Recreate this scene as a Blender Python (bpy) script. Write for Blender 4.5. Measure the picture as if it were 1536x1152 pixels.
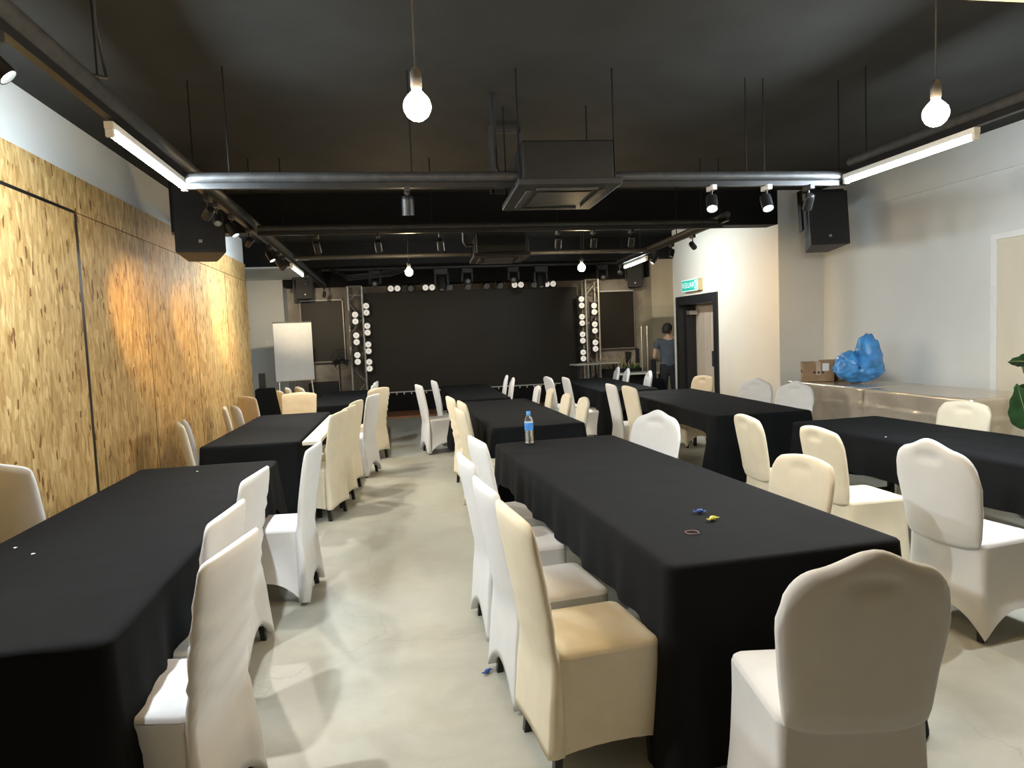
import bpy, bmesh, math, random
from mathutils import Vector, Matrix, Euler, noise
random.seed(7)
PI = math.pi; R = math.radians
for o in list(bpy.data.objects): bpy.data.objects.remove(o)
S = bpy.context.scene; COL = S.collection
# ---------------------------------------------------------------- camera
F = 1050.0; H = 1.6
def cam_axes():
    Y = Vector((583-768, 509-576, F)).normalized()
    h = Vector((1, -.042, 0)); U = h.cross(Y).normalized()
    if U.y > 0: U = -U
    X = Y.cross(U)
    if X.x < 0: X = -X
    return X, Y, U                       # world axes in camera axes (x right, y down, z forward)
AX, AY, AU = cam_axes()
right = Vector((AX.x, AY.x, AU.x)); down = Vector((AX.y, AY.y, AU.y)); fwd = Vector((AX.z, AY.z, AU.z))
cam = bpy.data.cameras.new('camera'); camo = bpy.data.objects.new('camera', cam); COL.objects.link(camo)
M = Matrix((right, -down, -fwd)).transposed().to_4x4(); M.translation = (0, 0, H)
camo.matrix_world = M
cam.sensor_fit = 'HORIZONTAL'; cam.sensor_width = 36; cam.lens = 36*F/1536; cam.clip_start = .05; cam.clip_end = 100
S.camera = camo
# ---------------------------------------------------------------- world / view
S.view_settings.view_transform = 'Standard'; S.view_settings.look = 'None'; S.view_settings.gamma = 1
S.view_settings.use_curve_mapping = False; S.view_settings.exposure = 0.0
W = bpy.data.worlds.new('world'); S.world = W; W.use_nodes = True
W.node_tree.nodes['Background'].inputs[0].default_value = (.5, .55, .6, 1)
W.node_tree.nodes['Background'].inputs[1].default_value = .02
TUBE_E, BULB_E, SPOT_K = 370.0, 420.0, 1.0
COOL = (.80, .92, 1.0); WARM = (1.0, .62, .22); NEUT = (1.0, .90, .74)
# ---------------------------------------------------------------- materials
MATS = {}
def nodes_of(name):
    m = bpy.data.materials.new(name); m.use_nodes = True
    nt = m.node_tree; b = nt.nodes['Principled BSDF']; MATS[name] = m
    return m, nt, b
def mat(name, col, rough=.5, metal=0, spec=.5, var=.06, scale=12, bump=0, bscale=80, emit=0, trans=0, ecol=None, stretch=None):
    m, nt, b = nodes_of(name); N = nt.nodes; L = nt.links
    b.inputs['Roughness'].default_value = rough; b.inputs['Metallic'].default_value = metal
    b.inputs['Specular IOR Level'].default_value = spec
    tc = N.new('ShaderNodeTexCoord'); mp = N.new('ShaderNodeMapping'); L.new(tc.outputs['Object'], mp.inputs[0])
    if stretch: mp.inputs['Scale'].default_value = stretch
    nz = N.new('ShaderNodeTexNoise'); nz.inputs['Scale'].default_value = scale; nz.inputs['Detail'].default_value = 4
    L.new(mp.outputs[0], nz.inputs['Vector'])
    cr = N.new('ShaderNodeValToRGB'); L.new(nz.outputs['Fac'], cr.inputs[0])
    lo = [max(0, c*(1-var)) for c in col]; hi = [min(1, c*(1+var)) for c in col]
    cr.color_ramp.elements[0].color = (*lo, 1); cr.color_ramp.elements[1].color = (*hi, 1)
    cr.color_ramp.elements[0].position = .3; cr.color_ramp.elements[1].position = .7
    L.new(cr.outputs[0], b.inputs['Base Color'])
    if bump:
        n2 = N.new('ShaderNodeTexNoise'); n2.inputs['Scale'].default_value = bscale; n2.inputs['Detail'].default_value = 3
        L.new(mp.outputs[0], n2.inputs['Vector'])
        bp = N.new('ShaderNodeBump'); bp.inputs['Strength'].default_value = bump; bp.inputs['Distance'].default_value = .01
        L.new(n2.outputs['Fac'], bp.inputs['Height']); L.new(bp.outputs[0], b.inputs['Normal'])
    if emit:
        b.inputs['Emission Color'].default_value = (*(ecol or col), 1); b.inputs['Emission Strength'].default_value = emit
    if trans:
        b.inputs['Transmission Weight'].default_value = trans; b.inputs['IOR'].default_value = 1.45
    return m
mat('white_fabric', (.70, .70, .70), .85, spec=.2, var=.02, bump=.06, bscale=9)
mat('ivory_fabric', (.74, .67, .52), .85, spec=.2, var=.03, bump=.06, bscale=9)
mat('beige_fabric', (.72, .60, .42), .8, spec=.25, var=.04, bump=.06, bscale=9)
mat('black_cloth', (.0065, .007, .008), .85, spec=.12, var=.15, scale=3, bump=.25, bscale=7)
mat('black_wood', (.012, .011, .011), .4, var=.2)
mat('black_metal', (.015, .015, .016), .4, metal=.2, var=.2)
mat('black_plastic', (.018, .018, .02), .5, var=.2)
mat('speaker_grille', (.022, .022, .024), .6, var=.3, scale=300)
mat('ceiling_black', (.034, .034, .032), .8, spec=.15, var=.15, scale=2)
mat('beam_black', (.010, .010, .010), .75, spec=.2, var=.15, scale=2)
mat('wall_white', (.70, .71, .69), .9, spec=.15, var=.03, scale=1.5)
mat('wall_warm', (.66, .60, .50), .85, spec=.2, var=.03, scale=1.2)
mat('wall_beige', (.66, .60, .48), .8, spec=.2, var=.08, scale=2, stretch=(1, 1, .2))
mat('panel_brown', (.36, .27, .19), .6, spec=.3, var=.15, scale=5, stretch=(3, 3, .2))
mat('panel_tan', (.52, .43, .33), .6, spec=.3, var=.12, scale=5, stretch=(3, 3, .2))
mat('pipe_grey', (.055, .055, .055), .5, metal=.3, var=.25, scale=20)
mat('steel', (.62, .61, .58), .3, metal=.9, var=.1)
mat('truss_alu', (.58, .55, .50), .4, metal=.6, var=.1)
mat('white_paint', (.78, .78, .76), .5, var=.03)
mat('screen_black', (.030, .026, .021), .45, spec=.35, var=.15, scale=1)
mat('tv_frame', (.35, .32, .29), .4, metal=.4, var=.1)
mat('wood_stage', (.33, .15, .07), .45, var=.25, scale=6, stretch=(1, 8, 8))
mat('white_top', (.74, .73, .62), .4, var=.04)
mat('cardboard', (.34, .22, .13), .8, spec=.2, var=.12, scale=9)
mat('tape', (.55, .42, .30), .3, var=.08)
mat('paper', (.82, .82, .80), .7, var=.03)
mat('ink', (.05, .035, .03), .7, var=.1)
mat('blue_bag', (.07, .30, .70), .25, spec=.6, var=.35, scale=7, bump=.9, bscale=9)
mat('candy_blue', (.05, .12, .42), .25, spec=.7, var=.5, scale=180)
mat('candy_yellow', (.72, .66, .10), .3, spec=.7, var=.4, scale=180)
mat('rubber', (.35, .17, .17), .5, var=.1)
mat('cap_blue', (.10, .36, .78), .4, var=.05)
mat('label_blue', (.06, .28, .72), .35, var=.2, scale=60)
mat('bottle_plastic', (.95, .97, .98), .05, trans=.95, var=.01)
mat('glass', (.92, .96, .95), .03, trans=1.0, var=.01)
mat('sign_green', (.01, .42, .30), .4, emit=.25, ecol=(.01, .42, .30), var=.05)
mat('sign_white', (.85, .9, .88), .4, emit=.12, ecol=(.75, .95, .88), var=.02)
mat('sign_box', (.70, .58, .32), .5, var=.05)
mat('leaf', (.035, .12, .035), .35, spec=.5, var=.35, scale=8)
mat('stem', (.30, .40, .18), .5, var=.2)
mat('pot', (.30, .25, .18), .6, var=.15)
mat('pampas', (.62, .52, .36), .9, var=.2, scale=60)
mat('skin', (.50, .31, .21), .55, var=.05)
mat('hair', (.008, .007, .007), .75, var=.3, scale=90)
mat('shirt', (.085, .10, .12), .85, spec=.2, var=.12, scale=8, bump=.4, bscale=14)
mat('trousers', (.022, .023, .026), .8, spec=.2, var=.2)
mat('tube_lit', (1, 1, 1), .5, emit=TUBE_E, ecol=COOL)
mat('bulb_lit', (1, .8, .5), .5, emit=BULB_E, ecol=(1.0, .74, .42))
mat('lens_warm', (1, .9, .6), .4, emit=25, ecol=(1, .82, .5))
mat('lens_cool', (1, 1, 1), .4, emit=25, ecol=(.93, 1, .95))
mat('lens_off', (.25, .26, .27), .12, spec=.8, var=.1)
mat('lamp_face', (.80, .77, .70), .35, emit=.55, ecol=(1, .93, .82), var=.06, scale=90)
def mat_osb():
    m, nt, b = nodes_of('osb'); N = nt.nodes; L = nt.links
    tc = N.new('ShaderNodeTexCoord'); outs = []
    for k, (rot, sc) in enumerate(((.20, (1, 30, 8)), (-.30, (1, 44, 11)), (.45, (1, 46, 14)))):
        mp = N.new('ShaderNodeMapping'); mp.inputs['Rotation'].default_value = (rot, 0, 0); mp.inputs['Scale'].default_value = sc
        mp.inputs['Location'].default_value = (k*3.1, k*1.7, k*2.3)
        nz = N.new('ShaderNodeTexNoise'); nz.inputs['Scale'].default_value = 5; L.new(tc.outputs['Object'], nz.inputs['Vector'])
        mx = N.new('ShaderNodeVectorMath'); mx.operation = 'MULTIPLY_ADD'; mx.inputs[1].default_value = (0, .05, .12)
        L.new(nz.outputs['Color'], mx.inputs[0]); L.new(tc.outputs['Object'], mx.inputs[2]); L.new(mx.outputs[0], mp.inputs[0])
        v = N.new('ShaderNodeTexVoronoi'); v.inputs['Scale'].default_value = 1.0; L.new(mp.outputs[0], v.inputs['Vector'])
        outs.append(v)
    sp = [N.new('ShaderNodeSeparateColor') for _ in outs]
    for s, v in zip(sp, outs): L.new(v.outputs['Color'], s.inputs[0])
    ramp = N.new('ShaderNodeValToRGB'); e = ramp.color_ramp.elements
    e[0].position = 0; e[0].color = (0.281, 0.140, 0.043, 1); e[1].position = .95; e[1].color = (0.790, 0.558, 0.259, 1)
    for p, c in ((.12, (0.395, 0.223, 0.072, 1)), (.35, (0.520, 0.326, 0.122, 1)), (.65, (0.624, 0.409, 0.166, 1))):
        n = e.new(p); n.color = c
    av = N.new('ShaderNodeMath'); av.operation = 'MULTIPLY_ADD'; av.inputs[1].default_value = .5
    hf = N.new('ShaderNodeMath'); hf.operation = 'MULTIPLY'; hf.inputs[1].default_value = .5
    L.new(sp[1].outputs[1], hf.inputs[0]); L.new(sp[0].outputs[0], av.inputs[0]); L.new(hf.outputs[0], av.inputs[2])
    L.new(av.outputs[0], ramp.inputs[0])
    # occasional dark strands
    th = N.new('ShaderNodeMath'); th.operation = 'GREATER_THAN'; th.inputs[1].default_value = .974; L.new(sp[2].outputs[2], th.inputs[0])
    mx = N.new('ShaderNodeMix'); mx.data_type = 'RGBA'; L.new(th.outputs[0], mx.inputs['Factor'])
    L.new(ramp.outputs[0], mx.inputs['A']); mx.inputs['B'].default_value = (0.208, 0.093, 0.025, 1)
    L.new(mx.outputs['Result'], b.inputs['Base Color'])
    bp = N.new('ShaderNodeBump'); bp.inputs['Strength'].default_value = .25; bp.inputs['Distance'].default_value = .004
    L.new(av.outputs[0], bp.inputs['Height']); L.new(bp.outputs[0], b.inputs['Normal'])
    b.inputs['Roughness'].default_value = .6; b.inputs['Specular IOR Level'].default_value = .3
mat_osb()
def mat_floor():
    m, nt, b = nodes_of('concrete_floor'); N = nt.nodes; L = nt.links
    tc = N.new('ShaderNodeTexCoord')
    n1 = N.new('ShaderNodeTexNoise'); n1.inputs['Scale'].default_value = 1.1; n1.inputs['Detail'].default_value = 8; n1.inputs['Distortion'].default_value = .6
    n2 = N.new('ShaderNodeTexNoise'); n2.inputs['Scale'].default_value = 9; n2.inputs['Detail'].default_value = 8; n2.inputs['Roughness'].default_value = .7
    for n in (n1, n2): L.new(tc.outputs['Object'], n.inputs['Vector'])
    a = N.new('ShaderNodeMath'); a.operation = 'MULTIPLY_ADD'; a.inputs[1].default_value = .45
    L.new(n2.outputs['Fac'], a.inputs[0]); L.new(n1.outputs['Fac'], a.inputs[2])
    r = N.new('ShaderNodeValToRGB'); L.new(a.outputs[0], r.inputs[0]); e = r.color_ramp.elements
    e[0].position = .45; e[0].color = (.33, .315, .25, 1); e[1].position = .95; e[1].color = (.50, .49, .42, 1)
    # hairline crack: thin band of a distorted voronoi edge
    v = N.new('ShaderNodeTexVoronoi'); v.feature = 'DISTANCE_TO_EDGE'; v.inputs['Scale'].default_value = .45
    ad = N.new('ShaderNodeVectorMath'); ad.operation = 'MULTIPLY_ADD'; ad.inputs[1].default_value = (.5, .5, .5)
    n3 = N.new('ShaderNodeTexNoise'); n3.inputs['Scale'].default_value = 2.2; n3.inputs['Detail'].default_value = 6; L.new(tc.outputs['Object'], n3.inputs['Vector'])
    L.new(n3.outputs['Color'], ad.inputs[0]); L.new(tc.outputs['Object'], ad.inputs[2]); L.new(ad.outputs[0], v.inputs['Vector'])
    lt = N.new('ShaderNodeMath'); lt.operation = 'LESS_THAN'; lt.inputs[1].default_value = .0016; L.new(v.outputs['Distance'], lt.inputs[0])
    hf = N.new('ShaderNodeMath'); hf.operation = 'MULTIPLY'; hf.inputs[1].default_value = .22; L.new(lt.outputs[0], hf.inputs[0])
    mx = N.new('ShaderNodeMix'); mx.data_type = 'RGBA'; L.new(hf.outputs[0], mx.inputs['Factor']); L.new(r.outputs[0], mx.inputs['A']); mx.inputs['B'].default_value = (.17, .16, .13, 1)
    L.new(mx.outputs['Result'], b.inputs['Base Color'])
    rr = N.new('ShaderNodeMapRange'); rr.inputs['To Min'].default_value = .30; rr.inputs['To Max'].default_value = .52
    L.new(n2.outputs['Fac'], rr.inputs['Value']); L.new(rr.outputs[0], b.inputs['Roughness'])
    b.inputs['Specular IOR Level'].default_value = .5
mat_floor()
def mat_concrete():
    m, nt, b = nodes_of('concrete_wall'); N = nt.nodes; L = nt.links
    tc = N.new('ShaderNodeTexCoord'); n1 = N.new('ShaderNodeTexNoise'); n1.inputs['Scale'].default_value = 2.4; n1.inputs['Detail'].default_value = 9
    L.new(tc.outputs['Object'], n1.inputs['Vector']); r = N.new('ShaderNodeValToRGB'); L.new(n1.outputs['Fac'], r.inputs[0]); e = r.color_ramp.elements
    e[0].position = .3; e[0].color = (.28, .25, .22, 1); e[1].position = .72; e[1].color = (.54, .50, .44, 1)
    L.new(r.outputs[0], b.inputs['Base Color']); b.inputs['Roughness'].default_value = .8; b.inputs['Specular IOR Level'].default_value = .2
mat_concrete()
def mat_foil():
    m, nt, b = nodes_of('foil_cloth'); N = nt.nodes; L = nt.links
    tc = N.new('ShaderNodeTexCoord'); n1 = N.new('ShaderNodeTexNoise'); n1.inputs['Scale'].default_value = 7; n1.inputs['Detail'].default_value = 5
    L.new(tc.outputs['Object'], n1.inputs['Vector'])
    bp = N.new('ShaderNodeBump'); bp.inputs['Strength'].default_value = .35; bp.inputs['Distance'].default_value = .03
    L.new(n1.outputs['Fac'], bp.inputs['Height']); L.new(bp.outputs[0], b.inputs['Normal'])
    r = N.new('ShaderNodeValToRGB'); L.new(n1.outputs['Fac'], r.inputs[0])
    r.color_ramp.elements[0].color = (.60, .50, .38, 1); r.color_ramp.elements[1].color = (.74, .66, .55, 1)
    L.new(r.outputs[0], b.inputs['Base Color']); b.inputs['Metallic'].default_value = .55; b.inputs['Roughness'].default_value = .2
mat_foil()
# ---------------------------------------------------------------- mesh helpers
class MB:
    def __init__(s): s.v = []; s.f = []
    def add(s, vs, fs):
        n = len(s.v); s.v += [tuple(v) for v in vs]; s.f += [tuple(i+n for i in f) for f in fs]; return s
    def box(s, x0, x1, y0, y1, z0, z1, mtx=None):
        vs = [Vector((x, y, z)) for z in (z0, z1) for y in (y0, y1) for x in (x0, x1)]
        if mtx: vs = [mtx @ v for v in vs]
        return s.add(vs, [(0, 2, 3, 1), (4, 5, 7, 6), (0, 1, 5, 4), (2, 6, 7, 3), (0, 4, 6, 2), (1, 3, 7, 5)])
    def tube(s, pts, r, n=8, caps=True):
        pts = [Vector(p) for p in pts]; m = len(pts); rs = r if isinstance(r, (list, tuple)) else [r]*m
        vs = []; up = None
        for i, p in enumerate(pts):
            d = (pts[min(i+1, m-1)]-pts[max(i-1, 0)]).normalized()
            a = d.orthogonal().normalized() if up is None else (up-d*up.dot(d)).normalized()
            up = a; b = d.cross(a)
            for k in range(n):
                t = 2*PI*k/n; vs.append(p+(a*math.cos(t)+b*math.sin(t))*rs[i])
        fs = [(i*n+k, i*n+(k+1) % n, (i+1)*n+(k+1) % n, (i+1)*n+k) for i in range(m-1) for k in range(n)]
        if caps: fs += [tuple(range(n-1, -1, -1)), tuple((m-1)*n+k for k in range(n))]
        return s.add(vs, fs)
    def lathe(s, prof, n=20, mtx=None):
        vs = []
        for (r, z) in prof:
            for k in range(n):
                t = 2*PI*k/n; v = Vector((r*math.cos(t), r*math.sin(t), z)); vs.append(mtx @ v if mtx else v)
        fs = [(i*n+k, i*n+(k+1) % n, (i+1)*n+(k+1) % n, (i+1)*n+k) for i in range(len(prof)-1) for k in range(n)]
        fs += [tuple(range(n-1, -1, -1)), tuple((len(prof)-1)*n+k for k in range(n))]
        return s.add(vs, fs)
    def grid(s, fn, nu, nv):
        vs = [fn(i/(nu-1), j/(nv-1)) for j in range(nv) for i in range(nu)]
        return s.add(vs, [(j*nu+i, j*nu+i+1, (j+1)*nu+i+1, (j+1)*nu+i) for j in range(nv-1) for i in range(nu-1)])
    def mesh(s, name, m, smooth=False, bevel=0):
        me = bpy.data.meshes.new(name); me.from_pydata(s.v, [], s.f)
        bm = bmesh.new(); bm.from_mesh(me)
        if bevel: bmesh.ops.bevel(bm, geom=bm.edges[:], offset=bevel, segments=2, affect='EDGES', profile=.6)
        bmesh.ops.recalc_face_normals(bm, faces=bm.faces[:])
        bm.to_mesh(me); bm.free(); me.materials.append(MATS[m])
        if smooth:
            for p in me.polygons: p.use_smooth = True
            if smooth != 'all': me.set_sharp_from_angle(angle=R(40))
        return me
    def obj(s, name, m, parent=None, smooth=False, bevel=0):
        return link(name, s.mesh(name, m, smooth, bevel), parent)
def link(name, data, parent=None):
    o = bpy.data.objects.new(name, data); COL.objects.link(o)
    if parent is not None: o.parent = parent
    return o
def tag(o, label=None, cat=None, group=None, kind=None):
    for k, v in (('label', label), ('category', cat), ('group', group), ('kind', kind)):
        if v: o[k] = v
    return o
def empty(name, loc=(0, 0, 0), rz=0, label=None, cat=None, group=None, kind=None):
    o = bpy.data.objects.new(name, None); COL.objects.link(o); o.location = loc; o.rotation_euler = (0, 0, rz); o.empty_display_size = .1
    return tag(o, label, cat, group, kind)
def copy_tree(o, parent=None):
    c = o.copy(); COL.objects.link(c); c.parent = parent
    for ch in list(o.children): copy_tree(ch, c)
    return c
def struct(name, mb, m, label=None, parent=None, cat=None):
    o = mb.obj(name, m, parent)
    if parent is None: tag(o, label, cat, None, 'structure')
    return o
def lamp(kind, parent, loc, energy, col, target=None, size=.03, angle=90, blend=.4):
    l = bpy.data.lights.new('lamp_light', kind); l.energy = energy*SPOT_K; l.color = col; l.shadow_soft_size = size
    if kind == 'SPOT': l.spot_size = R(angle); l.spot_blend = blend
    o = link('lamp_light', l, parent); o.location = loc
    if target is not None: o.rotation_euler = (Vector(target)-Vector(loc)).to_track_quat('-Z', 'Y').to_euler()
    return o
# ================================================================ THE ROOM
XL, XR, XD, YB, YE, ZC = -2.25, 5.74, 5.10, 8.55, 15.6, 3.33
YN = -4.0
struct('floor', MB().box(XL-1.2, 7.0, YN, YE+.2, -.1, 0), 'concrete_floor', 'polished grey concrete floor with pale mottling', cat='floor')
struct('ceiling', MB().box(XL-1.2, 7.0, YN, YE+.2, ZC, ZC+.1), 'ceiling_black', 'black painted ceiling slab above the hung pipes', cat='ceiling')
# left wall with its board cladding (each sheet a piece)
YO = 12.15
wl = struct('wall_left', MB().box(XL-.25, XL-.02, YN, YO-.02, 0, ZC-.001), 'wall_white', 'white left wall clad with chipboard sheets', cat='wall')
seams = [YN, -.35, 1.25, 2.75, 4.27, 5.77, 7.23, 8.9, 10.6, YO]
for i in range(len(seams)-1):
    a, b = seams[i], seams[i+1]; g = .004; ga = .022 if abs(a-5.77) < .01 else g; gb = .012 if abs(b-5.77) < .01 else g
    near = b < 5.8
    MB().box(XL-.02, XL, a+ga, b-gb, 0.0, 2.64-(.012 if near else .002)).obj('chipboard_sheet', 'osb', wl)
    MB().box(XL-.02, XL, a+g, b-g, 2.645+(.008 if near else .001), 2.92).obj('chipboard_strip', 'osb', wl)
for y in seams[1:-1]:
    w_ = .022 if abs(y-5.77) < .01 else .005
    MB().box(XL-.018, XL+.0015, y-w_, y+w_, 0, 2.63).obj('joint_strip', 'black_wood', wl)
MB().box(XL-.018, XL+.0015, YN, 5.75, 2.63, 2.65).obj('joint_strip', 'black_wood', wl)
MB().box(XL-.0205, XL-.016, YN, YO-.02, 0, 2.91).obj('seam_backing', 'black_wood', wl)
# right walls
struct('wall_right', MB().box(XR, XR+.2, YN, YB+.2, 0, ZC-.001), 'wall_white', 'pale grey right wall behind the foil-covered tables', cat='wall')
struct('trim_1', MB().box(XR-.025, XR, YN, YB, 2.94, ZC-.001), 'wall_white', 'shallow raised band along the top of the right wall', cat='trim')
struct('wall_recess', MB().box(XD+.003, XR, YB-.006, YB-.0005, 0, ZC-.001), 'wall_white', 'short grey return wall behind the cardboard boxes', cat='wall')
D0, D1, DH = 10.28, 11.86, 2.13
wd = empty('wall_doorway', label='cream wall with a black framed doorway in it', cat='wall', kind='structure')
MB().box(XD, XD+.18, YB, D0, 0, ZC-.001).obj('wall_section', 'wall_warm', wd)
MB().box(XD, XD+.18, D1, 12.02, 0, ZC-.001).obj('wall_section', 'wall_warm', wd)
MB().box(XD, XD+.18, D0, D1, DH, ZC-.001).obj('wall_header', 'wall_warm', wd)
d1 = empty('door_1', (XD, D0, 0), label='black steel door frame with a brown boarded passage behind it', cat='door', kind='structure')
MB().box(-.03, .2, 0, .13, 0, DH).obj('door_frame_jamb', 'black_metal', d1, bevel=.004)
MB().box(-.03, .2, D1-D0-.10, D1-D0, 0, DH).obj('door_frame_jamb', 'black_metal', d1, bevel=.004)
MB().box(-.03, .2, .13, D1-D0-.10, DH-.15, DH).obj('door_frame_head', 'black_metal', d1, bevel=.004)
lf = MB().box(.1, .27, D1-D0-.16, D1-D0-.11, .01, DH-.16).obj('door_leaf', 'black_metal', d1, bevel=.003)
MB().box(.10, .25, D1-D0-.30, D1-D0-.165, DH-.32, DH-.25).obj('door_closer', 'steel', lf, bevel=.004)
MB().box(-.035, .05, .13, .19, .95, 1.2).obj('lock_plate', 'black_plastic', d1, bevel=.004)
struct('wall_corridor', MB().box(5.40, 5.5, YB+.18, 12.0, 0, ZC-.001), 'panel_brown', 'brown boarded wall seen through the doorway', cat='wall')
wc = bpy.data.objects['wall_corridor']
pm = MB().box(5.385, 5.40, 0, .232, 0, 2.6).mesh('corridor_plank', 'panel_tan')
for k in range(12):
    p = link('corridor_plank', pm, wc); p.location = (0, 9.0+k*.24, 0)
struct('wall_side_far', MB().box(6.6, 6.75, YB+.18, YE, 0, ZC-.001), 'wall_beige', 'beige side wall beyond the doorway wall', cat='wall')
struct('wall_corridor_end', MB().box(XR+.2, 6.6, YB, YB+.18, 0, ZC-.001), 'wall_beige', 'end wall of the side corridor', cat='wall')
# back wall, pier and left return
struct('wall_back', MB().box(-2.1, 7.0, YE, YE+.15, 0, ZC-.001), 'concrete_wall', 'raw grey concrete wall behind the stage', cat='wall')
struct('wall_back_pier', MB().box(5.85, 6.6, 15.0, YE, 0, ZC-.001), 'wall_beige', 'beige wall beside the stage behind the glass screen', cat='wall')
struct('wall_back_left', MB().box(XL-1.2, -2.08, 15.0, YE+.15, 0, ZC-.001), 'wall_white', 'light grey wall behind the flip chart', cat='wall')
struct('wall_left_far', MB().box(XL-1.2, XL-1.1, YO-.1, 15.0, 0, ZC-.001), 'wall_white', 'side wall of the recess past the chipboard', cat='wall')
struct('wall_left_end', MB().box(XL-1.2, XL-.25, YO-.3, YO-.02, 0, ZC-.001), 'wall_white', 'end of the chipboard wall at the recess', cat='wall')
struct('wall_near', MB().box(XL-1.2, 7.0, YN-.15, YN, 0, ZC-.001), 'panel_brown', 'plain brown wall at the near end of the hall', cat='wall')
struct('baseboard_back', MB().box(-2.06, -.85, YE-.02, YE, .80, .86), 'concrete_wall', 'thin ledge line on the concrete wall', cat='trim')
# beams
struct('trim_2', MB().box(XL, XD, YB, YB+.28, 2.89, ZC-.001), 'beam_black', 'black painted ceiling beam above the doorway corner', cat='beam')
struct('trim_3', MB().box(XL-1.1, 6.6, 12.72, 13.0, 2.93, ZC-.001), 'beam_black', 'black painted ceiling beam in front of the stage', cat='beam')
struct('trim_4', MB().box(XL-1.1, -1.45, 12.70, 15.0, 2.90, 2.93), 'wall_white', 'white soffit board under the beam by the flip chart', cat='trim')
struct('trim_5', MB().box(-2.08, 5.85, 15.1, YE, 2.76, ZC-.001), 'beam_black', 'black fascia above the stage screen', cat='trim')
struct('trim_6', MB().box(XL-.02, XR, YN, 2.46, 2.82, ZC-.001), 'wall_beige', 'beige underside of the bulkhead at the near end', cat='trim')
# stage
struct('stage_floor', MB().box(-1.2, 4.95, 14.3, YE, 0.0, .035), 'wood_stage', 'low brown timber stage floor below the screen', cat='stage')
# ================================================================ HUNG PIPE GRID
def pipe(name, pts, label, rods, r=.035, rail=None):
    e = empty(name, label=label, cat='pipe')
    MB().tube(pts, r, 12).obj('pipe', 'pipe_grey', e, smooth=True)
    a, b = Vector(pts[0]), Vector(pts[-1])
    if rail:
        u = (b-a).normalized(); sx = Vector((-u.y, u.x, 0))*.018
        m = MB(); z = a.z-r-.035
        m.add([a+sx+Vector((0, 0, z-a.z)), a-sx+Vector((0, 0, z-a.z)), b-sx+Vector((0, 0, z-b.z)), b+sx+Vector((0, 0, z-b.z)),
               a+sx+Vector((0, 0, -r)), a-sx+Vector((0, 0, -r)), b-sx+Vector((0, 0, -r)), b+sx+Vector((0, 0, -r))],
              [(0, 1, 2, 3), (4, 7, 6, 5), (0, 4, 5, 1), (2, 6, 7, 3), (0, 3, 7, 4), (1, 5, 6, 2)])
        m.obj('light_track', 'black_metal', e)
    for t in rods:
        p = a.lerp(b, t); zt = 2.891 if YB-.01 < p.y < YB+.29 else ZC
        MB().tube([p, (p.x, p.y, zt)], .005, 6).obj('hanger_rod', 'beam_black', e)
    return e
pipe('cross_pipe', [(-1.2, 4.7, 2.65), (3.34, 4.7, 2.65)], 'grey cross pipe hung above the middle tables, carrying two lit spots', (.06, .31, .83, .86, .99), rail=1)
pipe('cross_pipe', [(-1.15, 6.93, 2.68), (3.5, 6.93, 2.68)], 'second grey cross pipe just in front of the black beam', (.05, .35, .62, .95), .03, rail=1)
pipe('cross_pipe', [(-1.15, 9.5, 2.70), (3.7, 9.5, 2.70)], 'third grey cross pipe behind the far ceiling cassette', (.05, .4, .8, .97), .03)
pipe('side_pipe', [(-1.2, -3.5, 2.735), (-1.2, 14.5, 2.735)], 'long side pipe with light track beside the chipboard wall', (.1, .25, .385, .47, .58, .7, .85, .95), .045, rail=1)
pipe('side_pipe', [(3.32, -3.5, 2.725), (3.32, 4.6, 2.725)], 'side pipe above the table beside the foil-covered tables', (.1, .4, .7, .98), .035, rail=1)
pipe('side_pipe', [(3.45, 6.7, 2.72), (3.8, 11.2, 2.72)], 'side pipe above the table beside the doorway', (.05, .35, .7, .95), .03, rail=1)
pipe('stage_bar', [(-1.2, 14.0, 2.98), (4.9, 14.0, 2.98)], 'black lighting bar across the stage front', (.05, .3, .6, .95), .03)
def tube_light(x, y0, y1, z, label, dx=0):
    L = math.hypot(y1-y0, dx); e = empty('tube_light', (x, y0, z), math.atan2(-dx, y1-y0), label, 'light', 'tube lights on the side pipes')
    MB().box(-.02, .02, 0, L, .018, .05).obj('batten', 'white_paint', e)
    MB().tube([(0, .025, 0), (0, L-.025, 0)], .0145, 12).obj('tube', 'tube_lit', e, smooth=True)
    for y in (0, L-.025): MB().box(-.018, .018, y, y+.025, -.018, .018).obj('end_cap', 'white_paint', e, bevel=.003)
    return e
tube_light(-1.205, 3.53, 4.75, 2.595, 'lit white tube light near the loose cable on the chipboard side')
tube_light(-1.20, 9.6, 10.8, 2.595, 'lit white tube light on the pipe near the flip chart')
tube_light(3.315, 3.5, 4.66, 2.60, 'lit white tube light above the foil-covered tables')
tube_light(3.72, 9.7, 10.9, 2.595, 'lit white tube light on the pipe nearest the glass screen', .09)
def bulb(x, y, z, label):
    e = empty('pendant_bulb', (x, y, z), 0, label, 'light', 'pendant globe bulbs'); zt = (2.82 if y < 2.46 else ZC)-z
    MB().lathe([(.004, -.048), (.02, -.044), (.036, -.031), (.046, -.012), (.048, .004), (.043, .022), (.032, .037), (.018, .05), (.014, .06)], 20).obj('globe', 'bulb_lit', e, smooth=True)
    MB().lathe([(.017, .06), (.02, .065), (.02, .115), (.012, .13), (.005, .135)], 14).obj('socket', 'black_plastic', e, smooth=True)
    MB().tube([(0, 0, .13), (0, 0, zt)], .0035, 6).obj('cord', 'black_plastic', e)
bulb(.14, 2.49, 2.395, 'glowing pendant bulb above the aisle beside the candy table')
bulb(2.17, 2.49, 2.395, 'glowing pendant bulb above the gap between candy table and plant')
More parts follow.
